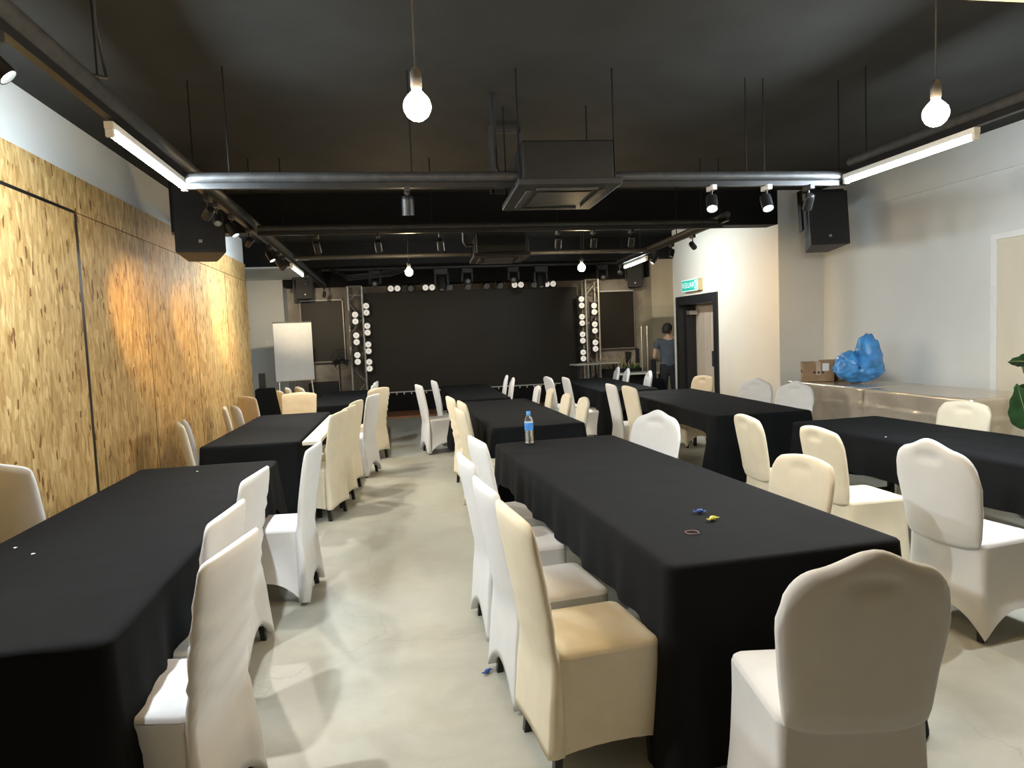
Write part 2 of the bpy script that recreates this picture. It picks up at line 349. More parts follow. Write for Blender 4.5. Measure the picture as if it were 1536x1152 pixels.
bulb(.29, 8.75, 2.41, 'glowing pendant bulb over the aisle toward the stage')
bulb(2.48, 8.75, 2.41, 'glowing pendant bulb over the table beside the doorway')
# ---- track spots
def spot(base, target, label, lit=None, energy=0, angle=60, r=.033, ln=.11, group='track spotlights', col=None, blend=.5):
    x, y, z = base; t = Vector(target)-Vector((x, y, z-.11)); t.normalize()
    e = empty('track_spotlight', base, 0, label, 'spotlight', group)
    MB().box(-.017, .017, -.05, .05, -.035, 0).obj('adapter', 'white_paint' if lit == 'lens_cool' and y < 5 and x > 2 else 'black_plastic', e, bevel=.003)
    c = Vector((0, 0, -.12)); MB().tube([(0, 0, -.03), (0, 0, -.10)], .007, 8).obj('arm', 'black_metal', e)
    q = t.to_track_quat('Z', 'Y').to_matrix().to_4x4(); q.translation = c
    MB().lathe([(r*.7, -ln*.55), (r*.95, -ln*.45), (r, -ln*.3), (r, ln*.5), (r*.88, ln*.5), (r*.84, ln*.36)], 16, q).obj('head', 'black_metal', e, smooth=True)
    MB().lathe([(r*.84, ln*.37), (r*.82, ln*.41), (r*.3, ln*.45), (.002, ln*.455)], 16, q).obj('lens', lit or 'lens_off', e, smooth=True)
    if energy:
        lamp('SPOT', e, c+t*ln*.62, energy, col or {'lens_warm': WARM, 'lens_cool': (.93, .98, 1.0)}[lit], c+t*3, .025, angle, blend)
    return e
ZT = 2.655
spot((-1.2, 2.56, ZT), (.9, 3.0, .2), 'black track spot at the near end of the chipboard-side track, aimed across the aisle', 'lens_cool', 165, 140, blend=.5)
spot((-1.2, 5.28, ZT), (-2.25, 7.1, 1.8), 'spot in front of the hung speaker, first of a pair, washing the chipboard', 'lens_warm', 260, 40, blend=1)
spot((-1.2, 5.55, ZT), (-1.0, 4.6, 1.6), 'switched-off spot in front of the hung speaker, tilted toward the aisle')
spot((-1.2, 6.05, ZT), (.1, 5.6, .2), 'lit spot just past the hung speaker aimed at the aisle', 'lens_cool', 130, 115, col=(1, .95, .84))
spot((-1.2, 6.75, ZT), (-2.25, 8.9, 1.8), 'short spot beside the white wall patch, washing the chipboard', 'lens_warm', 260, 36, blend=1)
spot((-1.2, 7.9, ZT), (.1, 7.3, .2), 'first of two lit spots on the track before the far tube light', 'lens_cool', 130, 115, col=(1, .95, .84))
spot((-1.2, 8.5, ZT), (.3, 9.0, .2), 'second of two lit spots on the track before the far tube light', 'lens_cool', 130, 115, col=(1, .95, .84))
spot((-1.2, 8.9, ZT), (-2.25, 10.3, 1.8), 'spot past the two lit ones, washing the far chipboard sheets', 'lens_warm', 260, 36, blend=1)
spot((-1.2, 11.2, ZT), (-1.95, 15.2, 1.9), 'lit warm spot just below the far tube light on the chipboard side', 'lens_warm', 200, 48, blend=1, col=(1, .82, .56))
spot((-1.2, 14.3, ZT), (-1.5, 14.6, 1.2), 'tiny lit spot above the side screen by the flip chart', 'lens_cool')
spot((.17, 4.7, 2.585), (.17, 4.9, 1.2), 'switched-off spot on the cross pipe above the aisle', r=.04, ln=.12)
spot((2.30, 4.7, 2.585), (1.7, 3.3, .4), 'lit spot on the cross pipe, the one farther from the hanging speaker', 'lens_cool', 70, 110, r=.04, ln=.12, col=NEUT)
spot((2.72, 4.7, 2.585), (2.5, 3.4, .4), 'lit spot on the cross pipe, the one nearer the hanging speaker', 'lens_cool', 60, 110, r=.04, ln=.12)
spot((3.05, 4.7, 2.585), (3.2, 5.4, 1.6), 'white-based switched-off spot at the speaker end of the cross pipe')
for x, lb in ((-.62, 'small off spot on second cross pipe, nearest the chipboard side'), (-.05, 'small off spot on second cross pipe over the aisle, chipboard side'), (.55, 'small off spot on second cross pipe over the aisle, table side'),
              (1.73, 'small off spot on second cross pipe, first past the ceiling cassette'), (2.1, 'small off spot on second cross pipe, second past the ceiling cassette'), (2.5, 'small off spot on second cross pipe, third past the ceiling cassette')):
    spot((x, 6.93, 2.615), (x+.1, 7.6, 1.7), lb, group='switched-off spots on the second cross pipe')
spot((3.66, 9.25, ZT), (1.6, 9.3, .2), 'lit warm spot on the doorway-side track aimed back at the tables', 'lens_warm', 150, 110, col=NEUT)
spot((3.52, 7.7, ZT), (5.1, 9.3, 1.75), 'warm spot on the doorway-side track nearest the black beam', 'lens_warm', 75, 75, blend=1)
spot((3.6, 8.5, ZT), (3.1, 8.0, 1.5), 'switched-off spot beside the lit one on the doorway-side track')
spot((3.79, 11.1, ZT), (6.2, 15.0, 1.9), 'warm spot past the tube light lighting the beige wall by the glass', 'lens_warm', 200, 56, blend=1, col=(1, .82, .56))
spot((4.3, 14.0, 2.965), (4.9, 15.4, 1.7), 'small lit spot above the side screen by the planter', 'lens_warm', 45, 90, blend=1, col=(1, .85, .62))
spot((3.32, 3.0, ZT), (2.2, 3.6, .4), 'bright spot on the plant-side track aiming at the tables', 'lens_cool', 130, 95)
spot((3.32, 2.82, ZT), (5.2, 4.2, 1.2), 'spot beside the bright one on the plant-side track', 'lens_cool', 70, 90)
# loose cable by the track
tag(MB().tube([(-1.16, 3.35, ZC), (-1.17, 3.37, 3.2), (-1.21, 3.48, 3.05), (-1.215, 3.55, 2.92), (-1.20, 3.54, 2.84), (-1.20, 3.40, 2.80), (-1.2, 3.2, 2.74), (-1.2, 3.1, 2.70)], .008, 8).obj('loose_cable', 'black_plastic', None, smooth=True), 'loose black cable looping down from the ceiling to the track', 'cable')
# ================================================================ CEILING CASSETTES
def cassette(loc, rz, label, w=.72, l=.92):
    e = empty('ceiling_cassette', loc, rz, label, 'air conditioner', 'black ceiling cassettes'); x, y, z = loc
    MB().box(-w*.44, w*.44, -l*.44, l*.44, .045, .30).obj('body', 'beam_black' if 0 else 'black_metal', e, bevel=.012)
    p = MB().box(-w/2, w/2, -l/2, l/2, 0, .045).obj('panel', 'black_plastic', e, bevel=.01)
    MB().box(-w*.27, w*.27, -l*.27, l*.27, -.008, 0).obj('intake_grille', 'pipe_grey', p, bevel=.003)
    for s in (-1, 1):
        MB().box(s*w*.36-.02, s*w*.36+.02, -l*.32, l*.32, -.014, 0, Matrix.Rotation(0, 4, 'Z')).obj('louver', 'pipe_grey', p, bevel=.003)
        MB().box(-w*.30, w*.30, s*l*.38-.02, s*l*.38+.02, -.014, 0).obj('louver', 'pipe_grey', p, bevel=.003)
        for t in (-1, 1): MB().tube([(s*w*.46, t*l*.40, .06), (s*w*.46, t*l*.40, ZC-z)], .006, 6).obj('hanger_rod', 'beam_black', e)
    MB().tube([(-w*.44, .1, .20), (-w*.58, .1, .20), (-w*.62, .1, .25), (-w*.62, .1, ZC-z)], .022, 8).obj('refrigerant_pipe', 'black_plastic', e, smooth=True)
    MB().box(w*.44, w*.54, -.14, .14, .08, .24).obj('electrics_box', 'pipe_grey', e, bevel=.004)
    return e
cassette((1.25, 4.98, 2.56), R(-3), 'black ceiling air conditioner cassette behind the near cross pipe', .70, .95)
cassette((1.45, 9.0-.02, 2.56), R(-3), 'black ceiling air conditioner cassette beyond the black beam', .70, .9)
hb = empty('hanging_bracket', (1.05, 5.9, 2.78), 0, 'thin black hanging frame behind the near ceiling cassette', 'bracket')
for x in (-.13, .13):
    MB().box(x-.014, x+.014, -.014, .014, 0, ZC-2.78).obj('upright', 'pipe_grey', hb)
MB().box(-.13, .13, -.014, .014, 0, .03).obj('crossbar', 'pipe_grey', hb); MB().box(-.13, .13, -.014, .014, .5, .53).obj('crossbar', 'pipe_grey', hb)
# ================================================================ SPEAKERS
def speaker(loc, rz, tilt, w, d, h, label, zt):
    e = empty('hung_speaker', loc, rz, label, 'speaker')
    m = MB(); c = .3
    pts = [(-w/2, -d/2), (w/2, -d/2), (w*c, d/2), (-w*c, d/2)]
    rt = Matrix.Rotation(tilt, 4, 'X')
    vs = [rt @ Vector((x, y, z)) for z in (0, h) for x, y in pts]
    m.add(vs, [(0, 3, 2, 1), (4, 5, 6, 7)]+[(i, (i+1) % 4, (i+1) % 4+4, i+4) for i in range(4)]).obj('cabinet', 'black_plastic', e, bevel=.012)
    MB().box(-w*.46, w*.46, -d/2-.008, -d/2+.002, .03, h-.03, rt).obj('grille', 'speaker_grille', e, bevel=.003)
    MB().box(-.015, .015, -d/2-.012, -d/2-.007, h*.14, h*.14+.028, rt).obj('badge', 'steel', e)
    MB().box(w/2+.005, w/2+.03, -.05, .05, h*.35, h+.06, rt).obj('bracket_arm', 'black_metal', e)
    MB().box(-w/2-.03, -w/2-.005, -.05, .05, h*.35, h+.06, rt).obj('bracket_arm', 'black_metal', e)
    top = rt @ Vector((0, 0, h+.06)); MB().box(-w/2-.03, w/2+.03, top.y-.05, top.y+.05, top.z-.01, top.z+.015).obj('bracket_bridge', 'black_metal', e)
    MB().tube([(0, top.y, top.z), (0, top.y, zt-loc[2])], .025, 10).obj('drop_pole', 'black_metal', e, smooth=True)
speaker((-1.72, 7.2, 2.46), R(12), R(-6), .44, .42, .64, 'black speaker hung in front of the chipboard wall', ZC)
speaker((5.22, 7.75, 2.47), R(-12), R(-7), .46, .42, .64, 'black speaker hung above the cardboard boxes', ZC)
speaker((-1.62, 14.6, 2.46), R(15), R(-4), .34, .3, .5, 'small black speaker hung above the side screen by the flip chart', ZC)
speaker((5.35, 14.7, 2.50), R(-15), R(-4), .34, .3, .5, 'small black speaker hung above the side screen by the planter', ZC)
# ================================================================ STAGE
sc = empty('stage_screen', (1.87, 15.35, 0), 0, 'large black video wall on the stage', 'screen')
MB().box(-2.35, 2.35, 0, .12, .46, 2.6).obj('display', 'screen_black', sc, bevel=.004)
MB().box(-2.35, 2.35, .02, .12, .035, .44).obj('base', 'beam_black', sc)
tr = MB().box(-2.3, 2.3, -.03, .0, .44, .462).obj('bottom_rail', 'white_paint', sc)
tm = MB().box(-.012, .012, -.03, .0, .395, .44).mesh('connector', 'white_paint')
for k in range(29):
    t = link('connector', tm, tr); t.location = (-2.24+k*.16, 0, 0)
def side_screen(x0, x1, z0, z1, label):
    e = empty('side_screen', ((x0+x1)/2, 15.5, z0), 0, label, 'screen'); w = (x1-x0)/2; h = z1-z0
    MB().box(-w+.02, w-.02, -.06, .0, .02, h-.02).obj('display', 'screen_black', e)
    for a in ((-w, -w+.022, 0, h), (w-.022, w, 0, h)): MB().box(a[0], a[1], -.08, .1, a[2], a[3]).obj('frame_side', 'tv_frame', e)
    for a in ((0, .025), (h-.03, h)): MB().box(-w, w, -.08, .1, a[0], a[1]).obj('frame_rail', 'white_paint' if a[0] else 'tv_frame', e)
side_screen(-1.82, -.92, 1.16, 2.50, 'dark portrait screen beside the flip chart')
side_screen(4.68, 5.60, 1.16, 2.50, 'dark portrait screen above the planter')
def truss(x, y, label):
    e = empty('truss_tower', (x, y, .035), 0, label, 'truss'); s = .145; h = 2.70
    for a in (-s, s):
        for b in (-s, s): MB().tube([(a, b, 0), (a, b, h)], .024, 8).obj('chord', 'truss_alu', e, smooth=True)
    n = 8; st = h/n
    for k in range(n):
        d = 1 if k % 2 else -1
        for b in (-s, s):
            MB().tube([(-s*d, b, k*st), (s*d, b, (k+1)*st)], .010, 6).obj('brace', 'truss_alu', e)
            MB().tube([(b, -s*d, k*st), (b, s*d, (k+1)*st)], .010, 6).obj('brace', 'truss_alu', e)
    for z in (.02, h*.93, h): 
        for b in (-s, s): MB().tube([(-s, b, z), (s, b, z)], .012, 6).obj('rung', 'truss_alu', e)
truss(-.655, 15.2, 'aluminium truss tower on the flip chart side of the screen')
truss(4.49, 15.2, 'aluminium truss tower on the planter side of the screen')
def make_blinder():
    e = empty('blinder_lamp', cat='stage light', group='two-eyed stage blinders')
    MB().box(-.075, .075, 0, .09, -.15, .15).obj('housing', 'black_plastic', e, bevel=.01)
    for z in (-.07, .07):
        q = Matrix.Translation((0, 0, z)) @ Matrix.Rotation(PI/2, 4, 'X')
        l = MB().lathe([(.062, -.004), (.062, .012), (.045, .017), (.001, .02)], 18, q).obj('lens', 'lamp_face', e, smooth=True)
        MB().lathe([(.014, .018), (.014, .026), (.002, .028)], 10, q).obj('lamp_core', 'wall_beige', l, smooth=True)
    MB().box(-.1, -.08, .02, .05, -.16, .16).obj('yoke', 'black_metal', e)
    return e
bl = make_blinder(); used = False
def put_blinder(x, y, z, label, ry=0):
    global used
    b = bl if not used else copy_tree(bl); used = True
    b.location = (x, y, z); b.rotation_euler = (0, ry, 0); b['label'] = label
O4 = ('topmost', 'second from top', 'third from top', 'lowest'); O3 = ('topmost', 'middle', 'lowest')
for n_, z in zip(O4, (2.25, 1.83, 1.44, 1.07)): put_blinder(-.43, 15.1, z, n_+' two-eyed blinder on the screen edge at the flip chart side')
for n_, z in zip(O3, (2.07, 1.64, 1.23)): put_blinder(-.66, 14.945, z, n_+' two-eyed blinder inside the truss at the flip chart side')
for n_, z in zip(O4, (2.24, 1.85, 1.46, 1.06)): put_blinder(4.25, 15.1, z, n_+' two-eyed blinder on the screen edge at the planter side')
for n_, z in zip(O3, (2.08, 1.67, 1.27)): put_blinder(4.49, 14.945, z, n_+' two-eyed blinder inside the truss at the planter side')
for n_, x in zip(('first', 'second', 'third', 'fourth'), (.17, .90, 2.83, 3.55)): put_blinder(x, 15.1, 2.665, n_+' two-eyed blinder lying across the screen top, counted from the flip chart', PI/2)
for n_, x in zip(('first', 'second', 'third', 'fourth', 'fifth', 'sixth'), (.52, 1.35, 1.75, 2.15, 2.45, 3.2)):
    e = empty('par_can', (x, 15.15, 2.665), 0, n_+' dark par can along the screen top, counted from the flip chart', 'stage light', 'dark par cans on the screen top')
    q = Matrix.Rotation(PI/2+.3, 4, 'X')
    MB().lathe([(.05, -.12), (.07, -.1), (.078, .06), (.07, .06), (.066, .045)], 14, q).obj('body', 'black_metal', e, smooth=True)
    MB().lathe([(.066, .045), (.002, .05)], 14, q).obj('lens', 'lens_off', e, smooth=True)
    MB().box(-.1, -.085, -.02, .02, -.05, .09).obj('yoke', 'black_metal', e); MB().box(.085, .1, -.02, .02, -.05, .09).obj('yoke', 'black_metal', e)
def moving_head(x, z, a, label, big):
    s = 1.25 if big else 1
    e = empty('moving_head', (x, 14.0, z), a, label, 'stage light', 'moving heads on the stage bar')
    MB().box(-.11*s, .11*s, -.09*s, .09*s, -.10*s, 0).obj('base', 'black_plastic', e, bevel=.015)
    for k in (-1, 1): MB().box(k*.10*s-.02, k*.10*s+.02, -.04*s, .04*s, -.27*s, -.10*s).obj('yoke_arm', 'black_plastic', e, bevel=.008)
    q = Matrix.Translation((0, 0, -.24*s)) @ Matrix.Rotation(PI-.5 if big else PI/2+.3, 4, 'X')
    MB().lathe([(.03*s, -.11*s), (.06*s, -.10*s), (.075*s, -.04*s), (.072*s, .08*s), (.062*s, .11*s), (.052*s, .11*s)], 16, q).obj('head', 'speaker_grille', e, smooth=True)
    MB().lathe([(.052*s, .10*s), (.03*s, .115*s), (.002, .12*s)], 14, q).obj('lens', 'lens_off', e, smooth=True)
for x, big, lb in ((-.2, 0, 'moving head near the flip chart end of the stage bar'), (1.1, 1, 'long moving head above the flip chart half of the screen'), (1.6, 0, 'round moving head above the screen, first from its middle'),
                   (2.55, 0, 'round moving head above the screen, second from its middle'), (3.1, 1, 'long moving head above the planter half of the screen'), (4.4, 0, 'moving head near the planter end of the stage bar')):
    moving_head(x, 2.95, random.uniform(-.3, .3), lb, big)
cb = MB()
for k in range(4): cb.tube([(-1.1+.05*k, 14.0, 2.98), (-.7, 13.6, 2.83-.03*k), (-.2+.1*k, 13.6, 2.86-.02*k), (.3+.1*k, 14.0, 2.98)], .012, 6)
tag(cb.obj('cable_bundle', 'pipe_grey', None, smooth=True), 'sagging bundle of grey cables under the stage beam', 'cable', kind=None)
# flip chart
fc = empty('flip_chart', (-1.72, 13.3, 0), R(14), 'white flip chart board on a stand beside the side screen', 'whiteboard')
MB().box(-.34, .34, -.02, .02, .93, 1.98, Matrix.Rotation(0, 4, 'X')).obj('board', 'white_paint', fc, bevel=.006)
MB().box(-.34, .34, -.045, .02, .915, .94).obj('tray', 'steel', fc)
MB().box(-.34, .34, -.025, .025, 1.97, 1.995).obj('clamp_bar', 'pipe_grey', fc)
for p in (((-.28, 0, 1.0), (-.34, -.12, 0)), ((.28, 0, 1.0), (.34, -.12, 0)), ((0, .02, 1.2), (0, .45, 0))): MB().tube(p, .014, 8).obj('leg', 'steel', fc)
tag(MB().box(-2.50, -2.26, 14.985, 15.0, 1.50, 1.66).obj('socket_plate', 'white_paint', None, bevel=.004), 'double socket plate on the grey wall behind the flip chart', 'socket')
# floor fan
fn = empty('pedestal_fan', (-.98, 14.2, 0), R(25), 'black pedestal fan standing by the truss', 'fan')
MB().lathe([(.19, 0), (.19, .02), (.05, .04), (.02, .06)], 20).obj('base', 'black_plastic', fn, smooth=True)
MB().tube([(0, 0, .05), (0, 0, 1.2)], .014, 8).obj('pole', 'black_metal', fn, smooth=True)
q = Matrix.Translation((0, -.06, 1.25)) @ Matrix.Rotation(PI/2, 4, 'X')
MB().lathe([(.03, -.14), (.05, -.12), (.055, -.02), (.03, 0)], 14, q).obj('motor', 'black_plastic', fn, smooth=True)
g = MB()
for k in range(28):
    t = 2*PI*k/28; c, s_ = math.cos(t), math.sin(t)
    g.tube([q @ Vector((c*.03, s_*.03, .09)), q @ Vector((c*.13, s_*.13, .085)), q @ Vector((c*.20, s_*.20, .03)), q @ Vector((c*.13, s_*.13, -.03))], .002, 4)
for rr, zz in ((.20, .03), (.13, .085), (.06, .09)):
    g.tube([q @ Vector((math.cos(2*PI*k/24)*rr, math.sin(2*PI*k/24)*rr, zz)) for k in range(25)], .0035, 5)
g.obj('cage', 'black_metal', fn)
for k in range(3):
    q2 = q @ Matrix.Rotation(k*2*PI/3, 4, 'Z')
    MB().grid(lambda u, v: q2 @ Vector(((u-.5)*.11*(.5+v*.7), .03+v*.14, .03+(u-.5)*.04)), 5, 6).obj('blade', 'black_plastic', fn)
# black boxes and monitors by the stage
def wedge(loc, rz, label, w=.5, d=.36, h=.36):
    e = empty('stage_monitor', loc, rz, label, 'speaker')
    MB().add([(-w/2, -d/2, 0), (w/2, -d/2, 0), (w/2, d/2, 0), (-w/2, d/2, 0), (-w/2, -d/2, h*.25), (w/2, -d/2, h*.25), (w/2, d*.2, h), (-w/2, d*.2, h), (w/2, d/2, h*.8), (-w/2, d/2, h*.8)],
             [(0, 3, 2, 1), (0, 1, 5, 4), (4, 5, 6, 7), (7, 6, 8, 9), (9, 8, 2, 3), (0, 4, 7, 9, 3), (1, 2, 8, 6, 5)]).obj('cabinet', 'black_plastic', e, bevel=.01)
    MB().add([(-w*.45, -d*.46, h*.32), (w*.45, -d*.46, h*.32), (w*.45, d*.16, h*.985), (-w*.45, d*.16, h*.985)], [(0, 1, 2, 3)]).obj('grille', 'speaker_grille', e).location = (0, -.012, .008)
wedge((-.72, 14.0, 0), R(40), 'black wedge monitor tilted at the foot of the truss', .42, .34, .42)
sb = empty('subwoofer', (-1.35, 14.75, 0), R(0), 'square black subwoofer under the portrait screen', 'speaker')
MB().box(-.28, .28, -.25, .25, .0, .78).obj('cabinet', 'black_plastic', sb, bevel=.012); MB().box(-.25, .25, -.262, -.25, .03, .75).obj('grille', 'speaker_grille', sb)
e = empty('equipment_case', (-2.05, 12.3, 0), R(4), 'tall black cloth-covered equipment case by the end of the chipboard', 'case')
MB().add([(-.19, -.2, 0), (.24, -.2, 0), (.24, .25, 0), (-.19, .25, 0), (-.19, -.18, .86), (.10, -.18, .86), (.10, .22, .86), (-.19, .22, .86)],
         [(0, 3, 2, 1), (4, 5, 6, 7), (0, 1, 5, 4), (1, 2, 6, 5), (2, 3, 7, 6), (3, 0, 4, 7)]).obj('cover', 'black_cloth', e, bevel=.02)
MB().box(-.13, -.03, -.05, .1, .865, 1.12).obj('upper_unit', 'black_plastic', e, bevel=.006)
# high tables / stools on the stage
def high_table(loc, rz, label):
    e = empty('bar_table', loc, rz, label, 'table', 'small bar tables on the stage')
    MB().box(-.25, .25, -.19, .19, .855, .885).obj('top', 'white_top', e, bevel=.004)
    for a in (-1, 1):
        for b in (-1, 1): MB().tube([(a*.2, b*.14, .855), (a*.24, b*.18, 0)], .016, 6).obj('leg', 'black_metal', e)
    for b in (-1, 1): MB().tube([(-.225, b*.165, .4), (.225, b*.165, .4)], .01, 6).obj('foot_rail', 'black_metal', e)
    for b in (-1, 1): MB().tube([(b*.225, -.165, .5), (b*.225, .165, .5)], .01, 6).obj('foot_rail', 'black_metal', e)
high_table((4.02, 14.25, .035), R(8), 'pale-topped bar table by the truss, the one before the screen edge')
high_table((4.55, 14.4, .035), R(-5), 'pale-topped bar table by the truss, the one toward the planter')
# planter
pl = empty('planter_box', (5.02, 14.75, 0), 0, 'black planter trough with dry pampas grass below the portrait screen', 'planter')
MB().box(-.42, .42, -.16, .16, 0, .75).obj('trough', 'black_plastic', pl, bevel=.01)
MB().box(-.07, .07, -.03, .03, .72, 1.12, Matrix.Rotation(R(8), 4, 'Y')).obj('tall_frame', 'black_plastic', pl)
gm = MB()
for k in range(120):
    x = random.uniform(-.38, .38); y = random.uniform(-.12, .12); a = random.uniform(-.18, .18)+x*.3; h = random.uniform(.12, .38)
    gm.tube([(x, y, .74), (x+a*.4, y, .74+h*.6), (x+a, y+random.uniform(-.05, .05), .74+h)], [.003, .006, .002], 4)
tag(gm.obj('pampas_grass', 'pampas', pl), kind='stuff')
lm = MB()
for k in range(60):
    x = random.uniform(-.4, .4); y = random.uniform(-.14, .14); a = random.uniform(-.12, .12); h = random.uniform(.08, .2)
    lm.add([(x-.012, y, .74), (x+.012, y, .74), (x+a, y+.04, .74+h)], [(0, 1, 2)])
tag(lm.obj('low_foliage', 'leaf', pl), kind='stuff')
# glass screen
gs = empty('glass_partition', (5.0, 13.75, 0), 0, 'frameless glass door panel with long steel pull bars', 'glass partition')
MB().box(0, 1.55, -.006, .006, .01, 2.06).obj('pane', 'glass', gs)
for x in (.10, .22):
    MB().tube([(x, -.05, .35), (x, -.05, 1.65)], .013, 8).obj('pull_bar', 'steel', gs, smooth=True)
    for z in (.5, 1.45): MB().tube([(x, -.05, z), (x, 0, z)], .01, 6).obj('standoff', 'steel', gs)
MB().box(-.02, .06, -.02, .02, .9, 1.2).obj('lock_box', 'black_plastic', gs, bevel=.004)
# side work table with pale top
st = empty('side_table', (4.78, 13.1, 0), R(-4), 'pale-topped side table in front of the glass partition', 'table')
MB().box(-.42, .42, -.22, .22, .72, .75).obj('top', 'white_top', st, bevel=.005)
MB().box(-.38, .38, .17, .19, .25, .70).obj('modesty_panel', 'black_plastic', st)
for a in (-1, 1):
    for b in (-1, 1): MB().box(a*.38-.018, a*.38+.018, b*.18-.018, b*.18+.018, 0, .72).obj('leg', 'black_metal', st)
# black trolley bag
tb = empty('trolley_bag', (5.05, 12.05-.05, 0), R(10), 'black trolley bag with a raised handle beside the standing person', 'bag')
tb.location = (4.86, 12.35, 0)
MB().box(-.13, .13, -.10, .10, .06, .66).obj('body', 'black_cloth', tb, bevel=.04)
MB().box(-.05, .05, .06, .10, .66, 1.02).obj('handle', 'black_plastic', tb, bevel=.008)
MB().box(-.10, .10, -.13, -.10, .14, .44).obj('front_pocket', 'black_cloth', tb, bevel=.012)
for a in (-1, 1):
    for b in (-1, 1): MB().lathe([(.03, -.012), (.03, .012)], 12, Matrix.Translation((a*.10, b*.07, .03)) @ Matrix.Rotation(PI/2, 4, 'Y')).obj('wheel', 'black_plastic', tb)
# exit sign
es = empty('exit_sign', (XD, 11.12, 2.29), 0, 'green illuminated exit sign box above the black door frame', 'sign')
MB().box(-.09, 0, -.31, .31, -.10, .10).obj('box', 'sign_box', es, bevel=.006)
fr = MB().box(-.094, -.088, -.31, .31, -.10, .10).obj('white_border', 'sign_white', es)
MB().box(-.097, -.093, -.295, .295, -.084, .084).obj('green_panel', 'sign_green', es)
def text_mesh(s, size, m, parent, mtx, name='lettering', ext=.002):
    c = bpy.data.curves.new(name, 'FONT'); c.body = s; c.size = size; c.extrude = ext; c.align_x = 'CENTER'; c.align_y = 'CENTER'
    o = bpy.data.objects.new(name, c); COL.objects.link(o); bpy.context.view_layer.update()
    me = bpy.data.meshes.new_from_object(o.evaluated_get(bpy.context.evaluated_depsgraph_get()))
    bpy.data.objects.remove(o); me.materials.clear(); me.materials.append(MATS[m])
    me.transform(mtx); return link(name, me, parent)
TX = Matrix(((0, 0, -1, -.0985), (-1, 0, 0, .04), (0, 1, 0, 0), (0, 0, 0, 1)))
text_mesh('KELUAR', .128, 'sign_white', es, TX)
MB().box(-.0995, -.096, -.28, -.21, -.07, .07).obj('running_figure_panel', 'sign_white', es)
rm = MB(); P3 = lambda a, b: (-.1005, -.245-a, b)
for seg in ([(0, .03), (-.002, -.005)], [(-.002, -.005), (.018, -.025), (.012, -.052)], [(-.002, -.005), (-.016, -.03), (-.028, -.04)], [(0, .025), (.02, .012)], [(0, .025), (-.02, .008)]):
    rm.tube([P3(*p) for p in seg], .005, 5)
rm.lathe([(.001, -.008), (.008, 0), (.001, .008)], 8, Matrix.Translation(P3(.004, .046)))
rm.obj('running_figure', 'sign_green', es)
# right wall panel
dp = empty('door_2', (XR, 0, 0), 0, 'tall beige panel door with white bead frame in the right wall', 'door', None, 'structure')
MB().box(-.012, 0, 3.6, 5.80, 0, 2.30).obj('panel', 'wall_beige', dp)
MB().box(-.03, 0, 5.80, 5.87, 0, 2.36).obj('bead', 'white_paint', dp, bevel=.004); MB().box(-.03, 0, 3.53, 5.80, 2.30, 2.36).obj('bead', 'white_paint', dp, bevel=.004)
MB().box(-.03, 0, 3.53, 3.60, 0, 2.30).obj('bead', 'white_paint', dp, bevel=.004)
